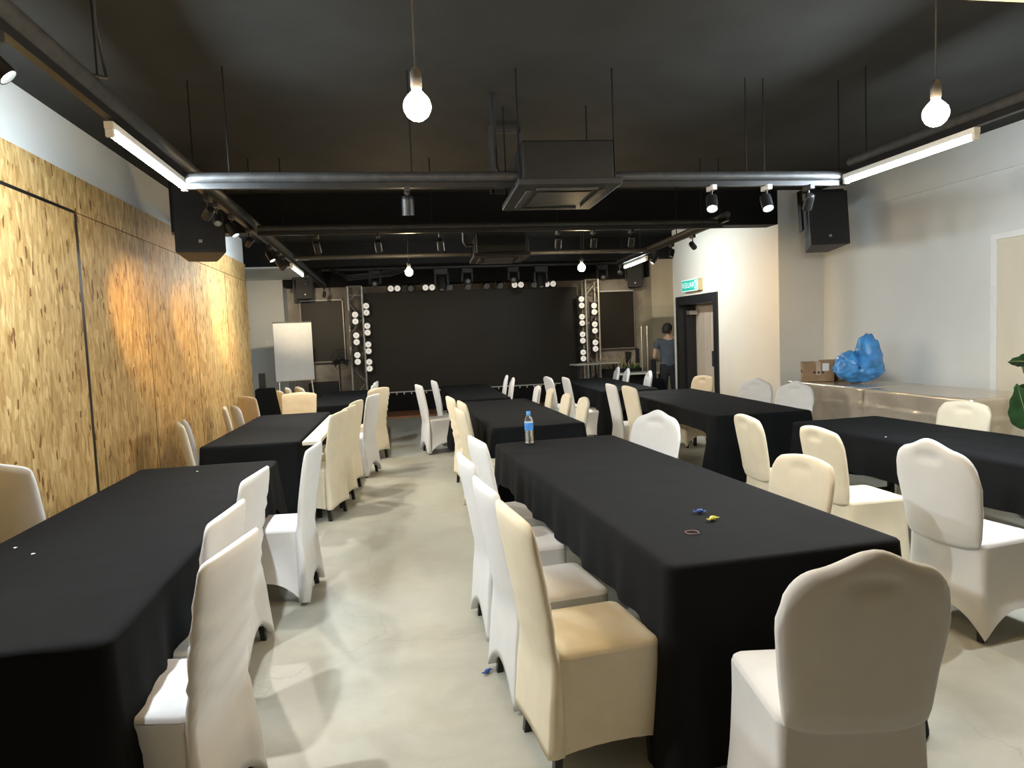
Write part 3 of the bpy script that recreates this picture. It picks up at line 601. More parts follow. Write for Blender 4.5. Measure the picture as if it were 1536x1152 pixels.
# ================================================================ TABLES
def make_table(loc, rz, w, l, label, group, name='folding_table', top='black_plastic', h=.75):
    e = empty(name, loc, rz, label, 'table', group)
    MB().box(-w/2+.01, w/2-.01, -l/2+.01, l/2-.01, h-.035, h-.002).obj('tabletop', top, e, bevel=.006)
    for sy in (-1, 1):
        y = sy*(l/2-.28)
        for sx in (-1, 1): MB().box(sx*(w/2-.09)-.02, sx*(w/2-.09)+.02, y-.02, y+.02, 0, h-.035).obj('leg', 'black_metal', e)
        MB().box(-w/2+.09, w/2-.09, y-.012, y+.012, .16, .19).obj('leg_brace', 'black_metal', e)
        MB().box(-w/2+.09, w/2-.09, y-.012, y+.012, h-.10, h-.07).obj('leg_brace', 'black_metal', e)
    MB().box(-.015, .015, -l/2+.28, l/2-.28, h-.075, h-.05).obj('rail', 'black_metal', e)
    return e
def cloth(loc, rz, w, l, near, far, sl, sr, label, group=None, m='black_cloth', h=.753, seed=0, amp=1.0, name='tablecloth', creases=()):
    rnd = random.Random(seed); ph = [rnd.uniform(0, 6.28) for _ in range(8)]
    a, b, r = w/2+.004, l/2+.004, .03
    # perimeter samples: (x,y,nx,ny,kind,dist to corner)
    per = []; st = .035
    def line(p, q, n, ds):
        L = (Vector(q)-Vector(p)).length; k = max(2, int(L/st))
        for i in range(k):
            t = i/k; pt = Vector(p).lerp(Vector(q), t); per.append((pt.x, pt.y, n[0], n[1], ds, min(t*L, L-t*L)))
    def arc(c, a0):
        for i in range(6):
            t = a0+i/6*PI/2; per.append((c[0]+r*math.cos(t), c[1]+r*math.sin(t), math.cos(t), math.sin(t), None, 0))
    line((-a+r, -b), (a-r, -b), (0, -1), near); arc((a-r, -b+r), -PI/2)
    line((a, -b+r), (a, b-r), (1, 0), sr); arc((a-r, b-r), 0)
    line((a-r, b), (-a+r, b), (0, 1), far); arc((-a+r, b-r), PI/2)
    line((-a, b-r), (-a, -b+r), (-1, 0), sl); arc((-a+r, -b+r), PI)
    n = len(per); nl = 30 if m == 'foil_cloth' else 12; mb = MB(); vs = []; s = 0
    for i, (x, y, nx, ny, d, c) in enumerate(per):
        if i: s += math.hypot(x-per[i-1][0], y-per[i-1][1])
        end = near if y < 0 else far; side = sr if x > 0 else sl
        dc = min(h-.02, max(end, side)+.04)
        if d is None: dd = dc; cf = 1
        else:
            wd = .10 if abs(nx) > .5 else .22
            cf = math.exp(-(c/wd)**2); dd = d+(dc-d)*cf
        dd += .012*math.sin(s*5+ph[0])*(1 if d and d > .4 else .6)
        for j in range(nl+1):
            t = (0, .012, .03)[j]/dd if j < 3 else .03/dd+(1-.03/dd)*(j-2)/(nl-2); z = h-dd*t-(0 if j else .003)
            k = min(1, dd/.45)
            out = .008*min(1, j*2)+(.02*k+(.02 if m == 'foil_cloth' else .075)*cf*k)*t**1.2 + amp*t*k*(.020*math.sin(s*13+ph[1])+.012*math.sin(s*27+ph[2])*(1+cf))
            if m == 'foil_cloth': out += .010*math.exp(-((dd*t-.19-.01*math.sin(s*4))/.014)**2)
            if j == 0: out = 0
            vs.append((x+nx*out+(.012*math.sin(s*9+ph[3])*t*(abs(ny))), y+ny*out, z-(0 if j else 0)))
    fs = [(i*(nl+1)+j, ((i+1) % n)*(nl+1)+j, ((i+1) % n)*(nl+1)+j+1, i*(nl+1)+j+1) for i in range(n) for j in range(nl)]
    mb.add(vs, fs)
    # top: concentric rings toward the centre line with soft wrinkles
    rings = 11; prev = [i*(nl+1) for i in range(n)]
    for k in range(1, rings+1):
        f = 1-(k-1)/(rings-1) if k > 1 else 1-.014/a; cur = []
        if k == 2: f = 1-.05/a
        for i, (x, y, *_r) in enumerate(per):
            cx = x*f; cy = y*f if k < rings else 0
            cy = math.copysign(max(0, abs(y)-(1-f)*a), y) if abs(y) > (1-f)*a else 0
            wz = .0035*noise.noise(Vector((cx*2.2+seed, cy*1.6, 3.1)))+.002*noise.noise(Vector((cx*6, cy*3+seed, 1.7)))
            for (yc, ang, hh) in creases:
                dd = (cy-yc)+math.tan(ang)*cx
                wz += hh*math.exp(-(dd/.032)**2)*(.5+.5*math.sin(cx*5+seed))
            cur.append(len(mb.v)); mb.v.append((cx, cy, h+.001+wz))
        for i in range(n): mb.f.append((prev[i], prev[(i+1) % n], cur[(i+1) % n], cur[i]))
        prev = cur
    me = mb.mesh(name, m, smooth='all')
    bm = bmesh.new(); bm.from_mesh(me); bmesh.ops.remove_doubles(bm, verts=bm.verts[:], dist=.0004); bmesh.ops.recalc_face_normals(bm, faces=bm.faces[:]); bm.to_mesh(me); bm.free()
    for p in me.polygons: p.use_smooth = True
    o = link(name, me); o.location = loc; o.rotation_euler = (0, 0, rz)
    return tag(o, label, 'tablecloth', group)
GT = 'long folding tables in the hall'; GC = 'black tablecloths'
TAB = [  # centre x,y, rot, w, l, near drop, far drop, left, right, where
 ((-1.32, 3.74), 0, .92, 3.12, .70, .6, .27, .30, 'beside the wide dark seam of the chipboard wall', ((.9, .06, .002), (-1.1, -.05, .003))),
 ((-1.19, 7.50), R(-1.5), .80, 2.50, .70, .55, .27, .45, 'beside the bare white-topped table edge', ((-.5, .15, .006), (.1, -.1, .006), (.7, .12, .012), (.95, .05, .010))),
 ((-.74, 10.9), 0, .70, 2.6, .62, .55, .27, .27, 'nearest the flip chart', ()),
 ((1.34, 3.86), R(2.9), .96, 3.06, .71, .55, .27, .27, 'holding the water bottle and the candies', ((1.0, .1, .004), (.75, .05, .004), (.2, -.05, .002))),
 ((1.31, 7.62), R(.3), .86, 2.72, .70, .6, .27, .27, 'just past the one with the water bottle', ((.0, .1, .007), (-.5, -.15, .004))),
 ((1.22, 10.75), R(-1), .76, 2.9, .62, .55, .27, .27, 'in front of the video wall', ()),
 ((3.84, 4.12), R(3.5), .82, 2.66, .70, .5, .30, .27, 'beside the foil-covered tables', ()),
 ((3.53, 7.58), R(-2.5), .96, 2.96, .62, .3, .18, .27, 'beside the black door frame', ((.9, .1, .012), (.75, -.2, .008), (-.3, .1, .004))),
 ((3.35, 10.75), R(-2), .82, 2.7, .62, .5, .27, .27, 'nearest the pale bar tables', ((.6, .1, .006),)),
]
for i, ((x, y), rz, w, l, nd, fd, sl, sr, where, cr) in enumerate(TAB):
    make_table((x, y, 0), rz, w, l, 'black folding table under the black cloth '+where, GT)
    cloth((x, y, 0), rz, w, l, nd, fd, sl, sr, 'black cloth on the long table '+where, GC, seed=i*3+1, creases=cr)
make_table((-.685, 7.35, 0), R(-1.5), .17, 2.2, 'narrow white-topped folding table edge showing beside the aisle chairs', None, 'training_table', 'white_top', .745)
# foil-covered buffet tables
for i, (yc, ll, where) in enumerate(((7.23, 1.34, 'carrying the cardboard boxes and blue bag'), (5.81, 1.34, 'standing empty by the potted plant'))):
    make_table((5.20, yc, 0), R(.5), .76, ll, 'folding table under the shiny foil cloth '+where, 'buffet tables along the right wall', 'buffet_table', 'white_top', .885)
    cloth((5.20, yc, 0), R(.5), .76, ll, .62, .62, .80, .16, 'shiny champagne foil cloth on the table '+where, 'foil tablecloths', 'foil_cloth', .888, 40+i, 1.1, 'foil_tablecloth')
# ================================================================ CHAIRS
def ztop_fn(kind):
    if kind == 'crown': return lambda u: .895+.055*math.exp(-(u/.42)**2)-.13*(1-math.sqrt(max(0, 1-max(0, (abs(u)-.60)/.40)**2)))
    if kind == 'round': return lambda u: .925-.035*u*u-.05*max(0, (abs(u)-.8)/.2)**2
    if kind == 'square': return lambda u: .955-.012*u*u-.02*max(0, (abs(u)-.88)/.12)**2
    return lambda u: .965-.02*u*u-.015*max(0, (abs(u)-.85)/.15)**2
def chair_meshes(kind, fab, wrinkle):
    """kind: crown (banquet, rounded waist), round, square (stretch to the floor), parson (straight, black feet)"""
    zt = ztop_fn(kind); full = kind in ('square', 'parson'); rn = random.Random(hash((kind, fab)) % 1000)
    hem0, arch = (.11, .02) if kind == 'parson' else (.02, .13)
    topw = .215 if kind != 'crown' else .222
    def hw(z):
        if full:
            return .205+.012*max(0, z-.5)/.45+(.022*max(0, .5-z)/.5 if kind == 'square' else .008*max(0, .5-z)/.5)-.010*math.exp(-((z-.5)/.12)**2)
        return .185+(topw-.185)*min(1, max(0, (z-.44)/.30))**.8
    def yc(z, u):
        back = -.215-.085*max(0, (z-.45)/.5)**1.1-(.035*max(0, (.45-z)/.45)**1.3 if full else 0)
        return back+.020*u*u*min(1, max(0, (z-.3)/.3))
    def zb(u): return (hem0+arch*(1-u*u)) if full else .46+.03*u*u*0-.02*(1-u**4)
    def sheet(sgn):
        def fn(a, v):
            u = 2*a-1; u = math.copysign(abs(u)**.85, u); z0, z1 = zb(u), zt(u); z = z0+v*(z1-z0)
            th = (.026 if full else .030)*(1-.55*abs(u)**6)*(1-.45*max(0, (v-.9)/.1)**2)
            if not full: th *= .45+.55*min(1, v/.12)
            if full: th *= .5+.5*min(1, max(0, (z-.38)/.12))
            y = yc(z, u)+sgn*th
            if full and sgn > 0: y += (-.185-y)*min(1, max(0, (.50-z)/.05))*(1 if -.185 > y else 0)
            if kind in ('crown', 'round'):
                y += .020*math.exp(-(u/.30)**4-((z-.868)/.020)**2) if sgn < 0 else -.020*math.exp(-(u/.30)**4-((z-.868)/.020)**2)
            if wrinkle:
                y += sgn*wrinkle*(math.sin(z*70+u*2.2+3*math.sin(u*2+z*5))*math.exp(-((z-.62)/.22)**2)*(.4+.6*abs(u)))
            return (u*hw(z), y, z)
        return fn
    nu, nv = 29, 28; b = MB(); b.grid(sheet(1), nu, nv); b.grid(sheet(-1), nu, nv)
    o = nu*nv
    edge = [j*nu for j in range(nv)]+[(nv-1)*nu+i for i in range(1, nu)]+[j*nu+nu-1 for j in range(nv-2, -1, -1)]
    # rounded rim: a middle row pushed outward between the two sheets
    mid = []; cz = .7
    for k in edge:
        p = Vector(b.v[k]); q = Vector(b.v[k+o]); m_ = (p+q)/2
        out = Vector((math.copysign(.006, m_.x) if (k % nu in (0, nu-1)) else 0, 0, .007 if k >= (nv-1)*nu else 0))
        mid.append(len(b.v)); b.v.append(tuple(m_+out))
    for i in range(len(edge)-1):
        b.f.append((edge[i], edge[i+1], mid[i+1], mid[i])); b.f.append((mid[i], mid[i+1], edge[i+1]+o, edge[i]+o))
    for i in range(nu-1): b.f.append((i, i+1, i+1+o, i+o))
    back = b.mesh('backrest', fab, smooth='all')
    # seat + skirt
    def ring(hx, hy, cy, r, n=15):
        pts = []
        for (cx, sy, a0, ax) in ((1, -1, 0, 0), (1, 1, 0, 1), (-1, 1, 0, 2), (-1, -1, 0, 3)):
            pass
        for side in range(4):
            for i in range(n):
                s = -1+2*i/n
                if side == 0: x, y = s*hx, -hy
                elif side == 1: x, y = hx, s*hy
                elif side == 2: x, y = -s*hx, hy
                else: x, y = -hx, -s*hy
                # round the corners
                dx, dy = max(0, abs(x)-(hx-r)), max(0, abs(y)-(hy-r)); L = math.hypot(dx, dy)
                if dx > 0 and dy > 0 and L > 0:
                    k = r/max(dx, dy)*max(dx, dy)/L; sc_ = min(1, r/L)
                    x = math.copysign(hx-r+dx*sc_, x); y = math.copysign(hy-r+dy*sc_, y)
                pts.append((x, y+cy, s, side))
        return pts
    k = MB(); nl = 9; base = []
    hxb, hyb = (.215, .215) if kind != 'parson' else (.21, .21)
    for j in range(nl+1):
        t = j/nl; hx = .205+(hxb-.205)*t+(.012*t*t if kind != 'parson' else 0); hy = .205+.012*t
        for (x, y, s, side) in ring(hx, hy, .005, .035):
            hem = hem0+arch*(1-abs(s)**2.2); z = .455+(hem-.455)*t
            pin = .022*math.sin(PI*t)*(1-s*s) if kind != 'parson' else .003*math.sin(s*14)*t
            if side in (0, 2): y -= math.copysign(pin, y)
            else: x -= math.copysign(pin, x)
            if wrinkle: x += wrinkle*.5*math.sin(z*90+s*3)*(1-t)*(1 if side in (1, 3) else 0)
            k.v.append((x, y, z))
    n = 60
    k.f = [(j*n+i, j*n+(i+1) % n, (j+1)*n+(i+1) % n, (j+1)*n+i) for j in range(nl) for i in range(n)]
    skirt = k.mesh('skirt', fab, smooth='all')
    q = MB(); lv = ((1, .455), (.985, .466), (.95, .474), (.8, .480), (.5, .484), (.2, .485))
    for f, z in lv:
        for (x, y, s, side) in ring(.205*f, .205*f, .005, .035*f): q.v.append((x, y, z+(.004*math.sin(x*40+y*25) if wrinkle and f < .9 else 0)))
    q.f = [(j*n+i, j*n+(i+1) % n, (j+1)*n+(i+1) % n, (j+1)*n+i) for j in range(len(lv)-1) for i in range(n)]+[tuple((len(lv)-1)*n+i for i in range(n))]
    seat = q.mesh('seat', fab, smooth='all')
    legs = []
    for sx in (-1, 1):
        for sy in (-1, 1):
            x, y = sx*.165, sy*.160; yo = (-.05 if full else -.012) if sy < 0 else .01
            legs.append(MB().add([(x-.018, y-.018+yo*0, .44), (x+.018, y-.018, .44), (x+.018, y+.018, .44), (x-.018, y+.018, .44),
                                  (x+sx*.012-.014, y+yo-.014, 0), (x+sx*.012+.014, y+yo-.014, 0), (x+sx*.012+.014, y+yo+.014, 0), (x+sx*.012-.014, y+yo+.014, 0)],
                                 [(0, 1, 2, 3), (4, 7, 6, 5), (0, 4, 5, 1), (1, 5, 6, 2), (2, 6, 7, 3), (3, 7, 4, 0)]).mesh('leg', 'black_wood'))
    return back, seat, skirt, legs
PROTO = {}
FAB = {'w': 'white_fabric', 'i': 'ivory_fabric', 'b': 'beige_fabric'}
def chair(cx, cy, ang, kind, col, label, group, wr=0, s=1.0):
    """cx,cy: middle of the top of the backrest; ang: turn about z (0 faces +y)"""
    key = (kind, col, wr)
    if key not in PROTO:
        bk, se, sk, lg = chair_meshes(kind, FAB[col], wr); e = empty('covered_chair')
        link('backrest', bk, e); link('seat', se, e); link('skirt', sk, e)
        for l in lg: link('leg', l, e)
        PROTO[key] = e; c = e
    else: c = copy_tree(PROTO[key])
    a = R(ang); off = .295*s
    c.location = (cx-off*math.sin(a), cy+off*math.cos(a), 0)
    c.rotation_euler = (0, 0, a); c.scale = (s, s, s)
    tag(c, label, 'chair', group)
    return c
A1 = 'aisle side of the table by the wide chipboard seam'
g = 'chairs on the '+A1
chair(-.53, 2.39, 78, 'square', 'w', 'white wrinkled chair first along the aisle side of the wide-seam table', g, .007)
chair(-.655, 2.90, 84, 'square', 'w', 'white wrinkled chair second along the '+A1, g, .007)
chair(-.69, 3.70, 83, 'square', 'w', 'white wrinkled chair third along the '+A1, g, .007)
chair(-.49, 4.55, 84, 'square', 'w', 'white chair pulled out past the far corner of the wide-seam table', g)
chair(-2.03, 3.98, -30, 'parson', 'w', 'white chair squeezed between the chipboard wall and the wide-seam table', None, 0, 1.08)
g = 'chairs against the chipboard wall'
chair(-1.80, 6.35, -70, 'parson', 'i', 'ivory chair against the chipboard, the one at the near corner of its table', g)
chair(-1.93, 6.95, -72, 'round', 'w', 'white chair against the chipboard right behind an ivory one', g)
chair(-1.755, 7.80, -78, 'square', 'i', 'slim-looking ivory chair seen edge-on against the chipboard', g)
chair(-1.765, 8.30, -68, 'round', 'w', 'white round-topped chair against the chipboard near the far end of its table', g)
chair(-1.80, 9.15, -50, 'parson', 'b', 'tan chair by the chipboard turned toward the room', g)
chair(-1.16, 9.26, 172, 'parson', 'b', 'tan wrinkled chair at the far table end, facing away from the stage', None, .005)
g = 'chairs along the white-topped table edge'
chair(-.46, 6.50, 72, 'parson', 'i', 'ivory chair with its seat side showing next to the white table edge', g)
chair(-.40, 6.98, 74, 'parson', 'i', 'ivory chair tucked tight behind the one by the white table edge', g, .003)
chair(-.36, 7.58, 74, 'parson', 'i', 'broad ivory chair third along the white table edge', g)
chair(-.20, 8.42, 72, 'square', 'w', 'white chair at the far end of the white table edge', g)
g = 'chairs on the aisle side of the flip chart table'
chair(-.15, 9.42, 52, 'parson', 'i', 'ivory heavily wrinkled chair with black feet, back turned to the aisle', g, .009)
chair(-.23, 10.35, 82, 'square', 'w', 'white chair on the aisle side of the flip chart table, beside a wrinkled ivory one', g)
chair(-.22, 11.0, 84, 'square', 'w', 'white chair on the aisle side of the flip chart table, closest to the stage', g)
g = 'chairs on the flip chart side'
chair(-1.53, 10.05, -72, 'square', 'i', 'ivory chair in front of the flip chart, first of three', g)
chair(-1.50, 10.62, -74, 'square', 'w', 'white chair in front of the flip chart between two ivory ones', g)
chair(-1.42, 11.2, -66, 'round', 'i', 'ivory chair in front of the flip chart, closest to the stage', g)
B1 = 'aisle side of the candy table'; g = 'chairs on the '+B1
chair(.40, 2.50, -84, 'parson', 'i', 'ivory chair with black feet at the candy end of the bottle table, aisle side', g, .002)
chair(.37, 3.02, -84, 'square', 'w', 'white chair next to the ivory one on the aisle side of the bottle table', g)
chair(.36, 3.72, -86, 'square', 'w', 'white chair third along the aisle side of the bottle table', g)
chair(.50, 4.36, -83, 'square', 'w', 'white chair on the aisle side nearest the bottle end of its table', g)
g = 'chairs on the far side of the candy table'
chair(2.04, 3.18, 98, 'round', 'i', 'ivory rounded chair tucked in across from the candies', g)
chair(2.06, 5.22, 126, 'crown', 'w', 'white chair tucked in at the bottle end, across from the bottle', g)
chair(1.21, 1.60, -9, 'crown', 'w', 'white crown-topped chair at the head of the candy table', None, 0, 1.05)
g = 'chairs along the table by the foil-covered ones'
chair(2.63, 3.06, -82, 'crown', 'w', 'white crown-topped chair pulled up to the table beside the foil-covered ones', g, 0, 1.04)
chair(2.66, 4.05, -90, 'round', 'i', 'ivory chair with hand hollow, second along the table beside the foil-covered ones', g)
chair(2.58, 4.82, -93, 'round', 'i', 'ivory chair with hand hollow at the far corner of the table beside the foil-covered ones', g)
chair(4.42, 4.75, 100, 'round', 'i', 'ivory chair between the foil-covered tables and the black table', None)
g = 'chairs on the aisle side of the table past the bottle'
chair(.60, 7.42, -84, 'parson', 'i', 'ivory wrinkled chair with black feet along the table past the bottle', g, .009)
chair(.66, 6.82, -86, 'parson', 'i', 'ivory smooth chair in the middle of the aisle side past the bottle', g)
chair(.58, 6.22, -86, 'square', 'i', 'ivory stretch chair at the near corner of the table past the bottle', g)
g = 'chairs on the far side of the table past the bottle'
chair(1.86, 8.75, 84, 'round', 'w', 'white chair on the far side of the table past the bottle, closest to the stage', g)
chair(1.90, 8.18, 84, 'round', 'i', 'ivory chair next to the white one on the far side past the bottle', g)
chair(1.90, 7.40, 86, 'round', 'i', 'ivory chair tucked in mid-table on the far side past the bottle', g)
chair(1.94, 6.86, 86, 'round', 'i', 'ivory chair tucked in at the bottle end of the next table', g)
g = 'chairs around the video wall table'
chair(.36, 9.75, -80, 'square', 'w', 'white chair in side view pulled out from the video wall table', g)
chair(.62, 10.5, -84, 'square', 'w', 'white chair tucked in at the video wall table, aisle side', g)
chair(1.80, 10.3, 82, 'crown', 'w', 'white crown-topped chair on the door side of the video wall table, near corner', g)
chair(1.82, 11.0, 80, 'crown', 'w', 'white crown-topped chair on the door side of the video wall table, middle', g)
g = 'chairs around the bar-table-side table'
chair(2.36, 10.5, -86, 'round', 'w', 'white chair with hand hollow facing the table nearest the bar tables, far one', g)
chair(2.43, 9.65, -92, 'square', 'w', 'white chair with its back to the video wall table, near one', g)
chair(3.93, 11.75, 80, 'crown', 'w', 'white chair beyond the bar-side table, first from the bar tables', g)
chair(3.90, 11.15, 80, 'crown', 'w', 'white chair beyond the bar-side table, second from the bar tables', g)
chair(3.92, 10.2, 80, 'crown', 'w', 'white chair beyond the bar-side table, by the door-side table', g)
g = 'chairs around the door-side table'
chair(2.57, 8.02, -92, 'square', 'w', 'white chair on the room side of the door-side table, behind an ivory one', g)
chair(2.60, 7.46, -88, 'parson', 'i', 'ivory chair on the room side of the door-side table', g)
chair(4.22, 8.95, 105, 'round', 'b', 'tan chair standing in front of the door opening', g)
chair(4.32, 7.75, 122, 'crown', 'w', 'white chair by the cream wall, nearer the door', g, .003)
chair(4.40, 7.05, 120, 'crown', 'w', 'white chair by the cream wall, nearer the cardboard boxes', g, .003)
# ================================================================ THINGS ON TABLES AND FLOOR
bo = empty('water_bottle', (1.02, 5.22, .757), 0, 'clear water bottle with blue cap and blue label', 'bottle')
pr = [(.026, 0), (.031, .004), (.033, .012)]
for k in range(9): pr += [(.033, .016+k*.011), (.0305, .0215+k*.011)]
pr += [(.033, .115), (.033, .118), (.0325, .165), (.033, .168), (.032, .185), (.026, .203), (.017, .218), (.0135, .224), (.0135, .232)]
MB().lathe(pr, 28).obj('bottle_body', 'bottle_plastic', bo, smooth=True)
MB().lathe([(.0255, .006), (.0295, .012), (.0295, .160), (.001, .161)], 24).obj('water', 'bottle_plastic', bo, smooth=True)
MB().lathe([(.0336, .108), (.0336, .166)], 28).obj('label', 'label_blue', bo, smooth=True)
MB().lathe([(.0338, .166), (.0336, .172)], 28).obj('label_band', 'paper', bo, smooth=True)
MB().lathe([(.0155, .222), (.0165, .226), (.0165, .248), (.014, .251), (.001, .251)], 24).obj('cap', 'cap_blue', bo, smooth=True)
def candy(loc, rz, m, label, s=1.0):
    e = empty('wrapped_candy', loc, rz, label, 'candy')
    MB().lathe([(.002, -.015), (.008, -.012), (.011, 0), (.008, .012), (.002, .015)], 10, Matrix.Translation((0, 0, .010*s)) @ Matrix.Rotation(PI/2, 4, 'Y') @ Matrix.Scale(s, 4)).obj('sweet', m, e)
    for d in (-1, 1):
        mb = MB(); n = 9
        for j in range(4):
            for i in range(n):
                u = -1+2*i/(n-1); t = j/3
                mb.v.append((d*(.013+.016*t)*s, u*(.003+.011*t)*s, (.010+.004*math.sin(u*9+j)*t)*s))
        mb.f = [(j*n+i, j*n+i+1, (j+1)*n+i+1, (j+1)*n+i) for j in range(3) for i in range(n-1)]
        mb.obj('twisted_end', m, e)
candy((1.343, 2.93, .757), R(-10), 'candy_blue', 'blue wrapped candy on the black cloth beside a yellow one')
candy((1.342, 2.80, .757), R(25), 'candy_yellow', 'yellow wrapped candy on the black cloth', 1.05)
candy((.376, 3.20, .002), R(40), 'candy_blue', 'blue candy wrapper lying on the concrete floor', 1.0)
tag(MB().tube([(1.184+.026*math.cos(t*PI/12), 2.66+.028*math.sin(t*PI/12)+.003*math.sin(t*PI/4), .7585) for t in range(25)], .0016, 6).obj('rubber_band', 'rubber', None, smooth=True), 'pinkish rubber band on the black cloth near the candies', 'rubber band')
def scrap(x, y, z, rz, label):
    o = MB().add([(-.012, -.006, 0), (.010, -.008, .002), (.013, .006, .001), (-.008, .008, .004), (0, 0, .006), (0, 0, -.0005)], [(0, 1, 4), (1, 2, 4), (2, 3, 4), (3, 0, 4), (1, 0, 5), (2, 1, 5), (3, 2, 5), (0, 3, 5)]).obj('paper_scrap', 'paper')
    o.location = (x, y, z); o.rotation_euler = (0, 0, rz); o.scale = (.7, .7, .7); tag(o, label, 'paper scrap')
scrap(-1.53, 3.22, .757, .4, 'tiny white paper scrap on the wide-seam table, larger one of two close together')
scrap(-1.66, 3.35, .757, 1.2, 'tiny white paper scrap on the wide-seam table near the wall edge')
scrap(-1.33, 5.02, .757, .9, 'tiny white paper scrap at the far end of the wide-seam table')
scrap(3.45, 4.42, .757, .2, 'tiny white paper scrap on the table beside the foil-covered ones')
# cardboard boxes
def carton(loc, rz, w, d, h, label, lab):
    e = empty('cardboard_box', loc, rz, label, 'box', 'cardboard boxes on the foil-covered table')
    MB().box(-w/2, w/2, -d/2, d/2, 0, h-.003).obj('carton', 'cardboard', e, bevel=.003)
    MB().box(-w/2, -.002, -d/2, d/2, h-.003, h).obj('flap', 'cardboard', e); MB().box(.002, w/2, -d/2, d/2, h-.003, h+.002).obj('flap', 'cardboard', e)
    MB().box(-.025, .025, -d/2-.001, d/2+.001, h, h+.003).obj('tape', 'tape', e); MB().box(-.025, .025, -d/2-.002, -d/2, h*.35, h).obj('tape', 'tape', e)
    if lab: MB().box(.045, .115, -d/2-.002, -d/2, h*.55, h*.95).obj('address_label', 'paper', e)
    for k in range(5):
        if not (k in (0, 4)): MB().box(-.10+k*.045, -.075+k*.045, -d/2-.0025, -d/2-.0005, h*.42, h*.54).obj('print_mark', 'ink', e)
        MB().box(-w/2-.002, -w/2-.0005, -.11+k*.05, -.08+k*.05, h*.45, h*.58).obj('print_mark', 'ink', e)
carton((5.03, 7.62, .892), R(-28), .34, .30, .225, 'brown taped cardboard box with a white address label', True)
carton((5.34, 7.66, .892), R(8), .30, .32, .235, 'brown cardboard box half hidden behind the blue bag', False)
# blue plastic bag
bm = bmesh.new(); bmesh.ops.create_icosphere(bm, subdivisions=5, radius=1)
for v in bm.verts:
    p = v.co.copy(); n1 = noise.noise(p*2.2+Vector((3, 1, 5))); n2 = noise.noise(p*5.5); n3 = abs(noise.noise(p*9+Vector((7, 2, 1))))
    n4 = abs(noise.noise(p*3.2+Vector((1, 9, 4)))); rr = 1.02+.10*n1+.03*n2-.03*n3-.13*n4
    x, y, z = p.x*.26*rr, p.y*.22*rr, p.z
    zz = .20+.19*z*rr
    if z > .2:                                   # bunched tail of the bag standing up to one side
        k = max(0, 1-((p.x-.42)**2/.34+(p.y)**2/.5)); zz += .19*k**.6*(1+.12*n2)
        zz -= .07*math.exp(-((p.x+.10)/.10)**2)
    if zz < .012: zz = .004
    v.co = (x*(1.05 if zz < .15 else 1), y, zz)
me = bpy.data.meshes.new('plastic_bag'); bm.to_mesh(me); bm.free(); me.materials.append(MATS['blue_bag'])
for p in me.polygons: p.use_smooth = True
o = link('plastic_bag', me); o.location = (5.14, 7.02, .890); o.rotation_euler = (0, 0, R(-25)); o.scale = (.98, .98, .98)
tag(o, 'full blue plastic bag on the foil-covered table', 'bag')
# potted plant
pp = empty('potted_plant', (4.93, 4.58, 0), 0, 'broad-leaved potted plant at the end of the foil-covered tables', 'plant')
MB().lathe([(.13, 0), (.15, .02), (.19, .40), (.20, .42), (.17, .42), (.165, .37), (.01, .37)], 24).obj('pot', 'pot', pp, smooth=True)
def leaf(base, tip, wid, droop, roll):
    base = Vector(base); tip = Vector(tip); d = tip-base; L = d.length; side = d.cross(Vector((0, 0, 1))).normalized()
    side = (Matrix.Rotation(roll, 3, d.normalized()) @ side); up = side.cross(d).normalized()
    def fn(u, v):
        w = wid*(math.sin(PI*min(1, v*.97+.03)**.75)**.9)*(1-.15*v); s = 2*u-1
        return base+d*v+Vector((0, 0, -droop*v*v))+side*(s*w)+up*(abs(s)*w*.35+.006*math.sin(v*26+s*2)*abs(s))
    MB().grid(fn, 9, 16).obj('leaf', 'leaf', pp, smooth='all')
    MB().tube([base+d*t+Vector((0, 0, -droop*t*t))+up*(-.002) for t in (0, .25, .5, .75, .97)], [.006, .005, .004, .003, .001], 6).obj('midrib', 'stem', pp, smooth=True)
    MB().tube([(random.uniform(-.04, .04), random.uniform(-.04, .04), .36), (base.x*.45, base.y*.45, .36+(base.z-.36)*.6), base], [.010, .008, .006], 6).obj('stem', 'stem', pp, smooth=True)
leaf((-.02, -.02, .95), (-.36, -.10, 1.10), .10, .05, .5)
leaf((-.06, .0, 1.20), (-.40, -.08, 1.30), .07, .06, .9)
leaf((.02, -.02, 1.24), (-.26, -.18, 1.42), .08, .05, .6)
leaf((-.18, -.06, .72), (-.38, -.14, 1.08), .11, .0, 1.1)
leaf((-.03, -.10, .76), (-.16, -.28, 1.06), .11, .02, .9)
leaf((.05, .0, 1.15), (.35, .0, 1.45), .11, .1, .4); leaf((.04, .08, 1.0), (.15, .35, 1.35), .11, .1, .3); leaf((.0, -.1, 1.1), (.2, -.4, 1.3), .11, .1, .3)
# ================================================================ PERSON
def skin_mesh(verts, edges, m, levels=2):
    me = bpy.data.meshes.new('s'); me.from_pydata([v[:3] for v in verts], edges, []); o = bpy.data.objects.new('s', me); COL.objects.link(o)
    o.modifiers.new('k', 'SKIN'); sv = me.skin_vertices[0].data
    for i, v in enumerate(verts): sv[i].radius = v[3] if isinstance(v[3], tuple) else (v[3], v[3]); sv[i].use_root = (i == 0)
    sd = o.modifiers.new('d', 'SUBSURF'); sd.levels = levels
    bpy.context.view_layer.update()
    r = bpy.data.meshes.new_from_object(o.evaluated_get(bpy.context.evaluated_depsgraph_get()))
    bpy.data.objects.remove(o); r.materials.clear(); r.materials.append(MATS[m])
    for p in r.polygons: p.use_smooth = True
    return r
pe = empty('person', (5.16, 12.45, 0), R(-14), 'person seen from behind in grey t-shirt and dark trousers, looking aside', 'person')
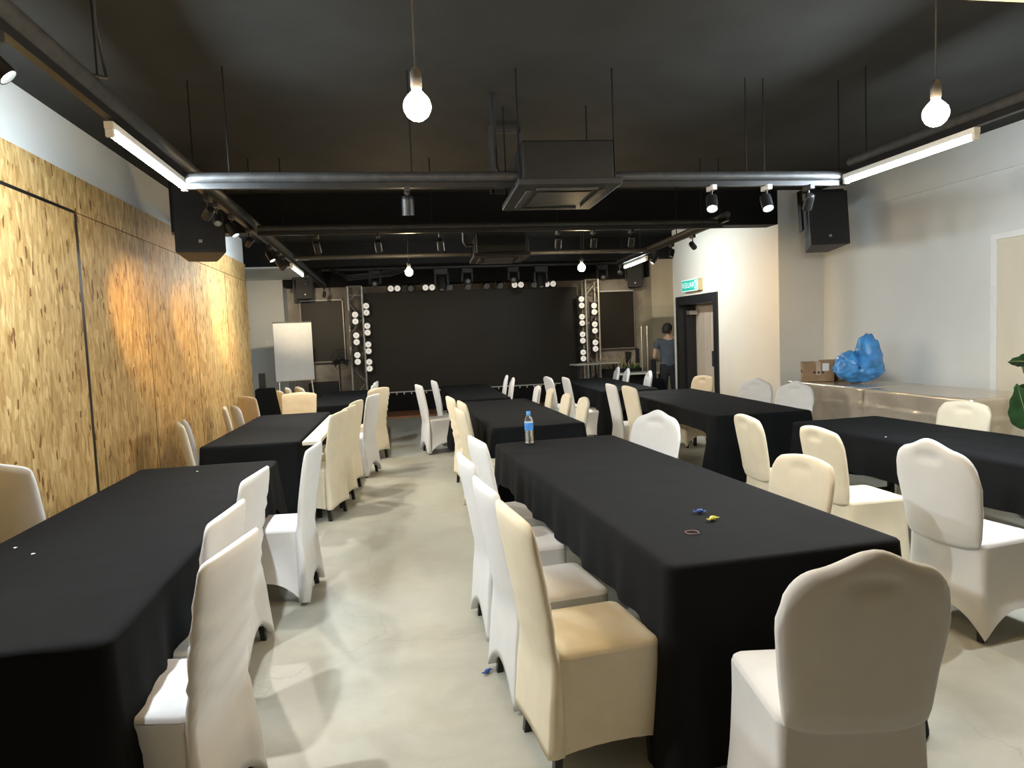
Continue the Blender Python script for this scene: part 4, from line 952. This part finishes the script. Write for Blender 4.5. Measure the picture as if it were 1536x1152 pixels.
def limb_body(grow=0, part='body'):
    g_ = grow
    V = [(0, 0, .88, (.15+g_, .10+g_)), (0, .0, 1.02, (.145+g_, .095+g_)), (0, 0, 1.18, (.165+g_, .105+g_)), (0, -.005, 1.32, (.16+g_, .10+g_)), (0, 0, 1.42, (.06+g_, .055+g_)), (0, .015, 1.48, .05),
         (.18, 0, 1.345, .055+g_), (.25, -.01, 1.19, .047+g_), (.265, -.015, 1.07, .040), (.19, .13, .98, .034), (.14, .20, 1.0, .028),
         (-.18, 0, 1.345, .055+g_), (-.25, -.01, 1.19, .047+g_), (-.27, -.02, 1.06, .040), (-.20, .13, .99, .034), (-.14, .20, 1.01, .028),
         (.09, 0, .78, .085+g_), (.10, .01, .46, .060+g_), (.11, -.01, .10, .042+g_), (.12, .12, .035, (.04, .03)),
         (-.09, 0, .78, .085+g_), (-.10, .01, .46, .060+g_), (-.11, -.01, .10, .042+g_), (-.12, .12, .035, (.04, .03))]
    E_ = [(0, 1), (1, 2), (2, 3), (3, 4), (4, 5), (3, 6), (6, 7), (7, 8), (8, 9), (9, 10), (3, 11), (11, 12), (12, 13), (13, 14), (14, 15), (0, 16), (16, 17), (17, 18), (18, 19), (0, 20), (20, 21), (21, 22), (22, 23)]
    if part == 'shirt': V[0] = (0, 0, .80, (.165+g_, .115+g_)); keep = [0, 1, 2, 3, 4, 6, 7, 11, 12]
    elif part == 'trousers': V[0] = (0, 0, .90, (.15+g_, .10+g_)); keep = [0, 1, 16, 17, 18, 20, 21, 22]
    else: keep = list(range(len(V)))
    mp = {k: i for i, k in enumerate(keep)}
    return [V[k] for k in keep], [(mp[a], mp[b]) for a, b in E_ if a in mp and b in mp]
body = link('body', skin_mesh(*limb_body(0), 'skin'), pe)
link('shirt', skin_mesh(*limb_body(.016, 'shirt'), 'shirt'), pe); link('trousers', skin_mesh(*limb_body(.014, 'trousers'), 'trousers'), pe)
hq = Matrix.Translation((0, .02, 1.555)) @ Matrix.Rotation(R(-55), 4, 'Z')
hd = bmesh.new(); bmesh.ops.create_icosphere(hd, subdivisions=4, radius=1)
for v in hd.verts:
    p = v.co.copy(); x, y, z = p.x*.075, p.y*.092, p.z*.108
    if p.z < -.2: x *= 1-.28*(-p.z-.2); y *= 1-.12*(-p.z-.2)
    y += .020*math.exp(-((p.x/.16)**2+((p.z+.05)/.22)**2))*(1 if p.y > .5 else 0)          # nose
    y -= .007*math.exp(-(((abs(p.x)-.38)/.16)**2+((p.z-.12)/.12)**2))*(1 if p.y > .3 else 0)  # eye sockets
    y += .006*math.exp(-((p.x/.3)**2+((p.z+.48)/.10)**2))*(1 if p.y > .3 else 0)            # lips
    x += math.copysign(.016, p.x)*math.exp(-((p.y+.05)/.16)**2-((p.z+.02)/.24)**2)          # ears
    v.co = hq @ Vector((x, y, z))
me = bpy.data.meshes.new('head'); hd.to_mesh(me); hd.free(); me.materials.append(MATS['skin'])
for p in me.polygons: p.use_smooth = True
link('head', me, body)
for sx in (-1, 1):
    MB().lathe([(.001, -.007), (.008, 0), (.001, .007)], 10, hq @ Matrix.Translation((sx*.029, .078, .012))).obj('eye', 'hair', body, smooth=True)
hb_ = bmesh.new(); bmesh.ops.create_icosphere(hb_, subdivisions=4, radius=1)
for v in hb_.verts:
    p = v.co.copy(); k = 1.0+.05*noise.noise(p*7)
    lim = .30 if p.y > .35 else (-.15 if p.y > -.1 else -.62)
    if p.z < lim: p.z = lim; k *= .9 if p.y < .35 else .86
    v.co = hq @ Vector((p.x*.094*k, p.y*.112*k-.010, p.z*.124*k+.012))
me = bpy.data.meshes.new('hair'); hb_.to_mesh(me); hb_.free(); me.materials.append(MATS['hair'])
for p in me.polygons: p.use_smooth = True
link('hair', me, pe)
def hand(sx):
    m = MB(); c = Vector((sx*.125, .225, 1.005)); d = Vector((-sx*.75, .6, .05)).normalized(); up = Vector((0, 0, 1)); s_ = d.cross(up).normalized()
    m.tube([c-d*.02, c+d*.03, c+d*.075], [.024, .032, .028], 8)
    for k, (o_, L) in enumerate(((-.026, .055), (-.009, .066), (.009, .06), (.024, .046))):
        b0 = c+d*.07+up*o_; m.tube([b0, b0+d*L*.5+s_*.006*sx, b0+d*L*.8+s_*.022*sx], [.009, .0085, .006], 6)
    b0 = c+d*.02+up*.028; m.tube([b0, b0+d*.025+up*.02, b0+d*.05+up*.026], [.011, .010, .007], 6)
    m.obj('hand', 'skin', body, smooth='all')
hand(1); hand(-1)
for sx in (-1, 1): MB().tube([(sx*.115, -.07, .035), (sx*.118, .02, .045), (sx*.122, .10, .038), (sx*.124, .17, .03)], [.035, .045, .043, .026], 10).obj('shoe', 'black_plastic', pe, smooth='all')
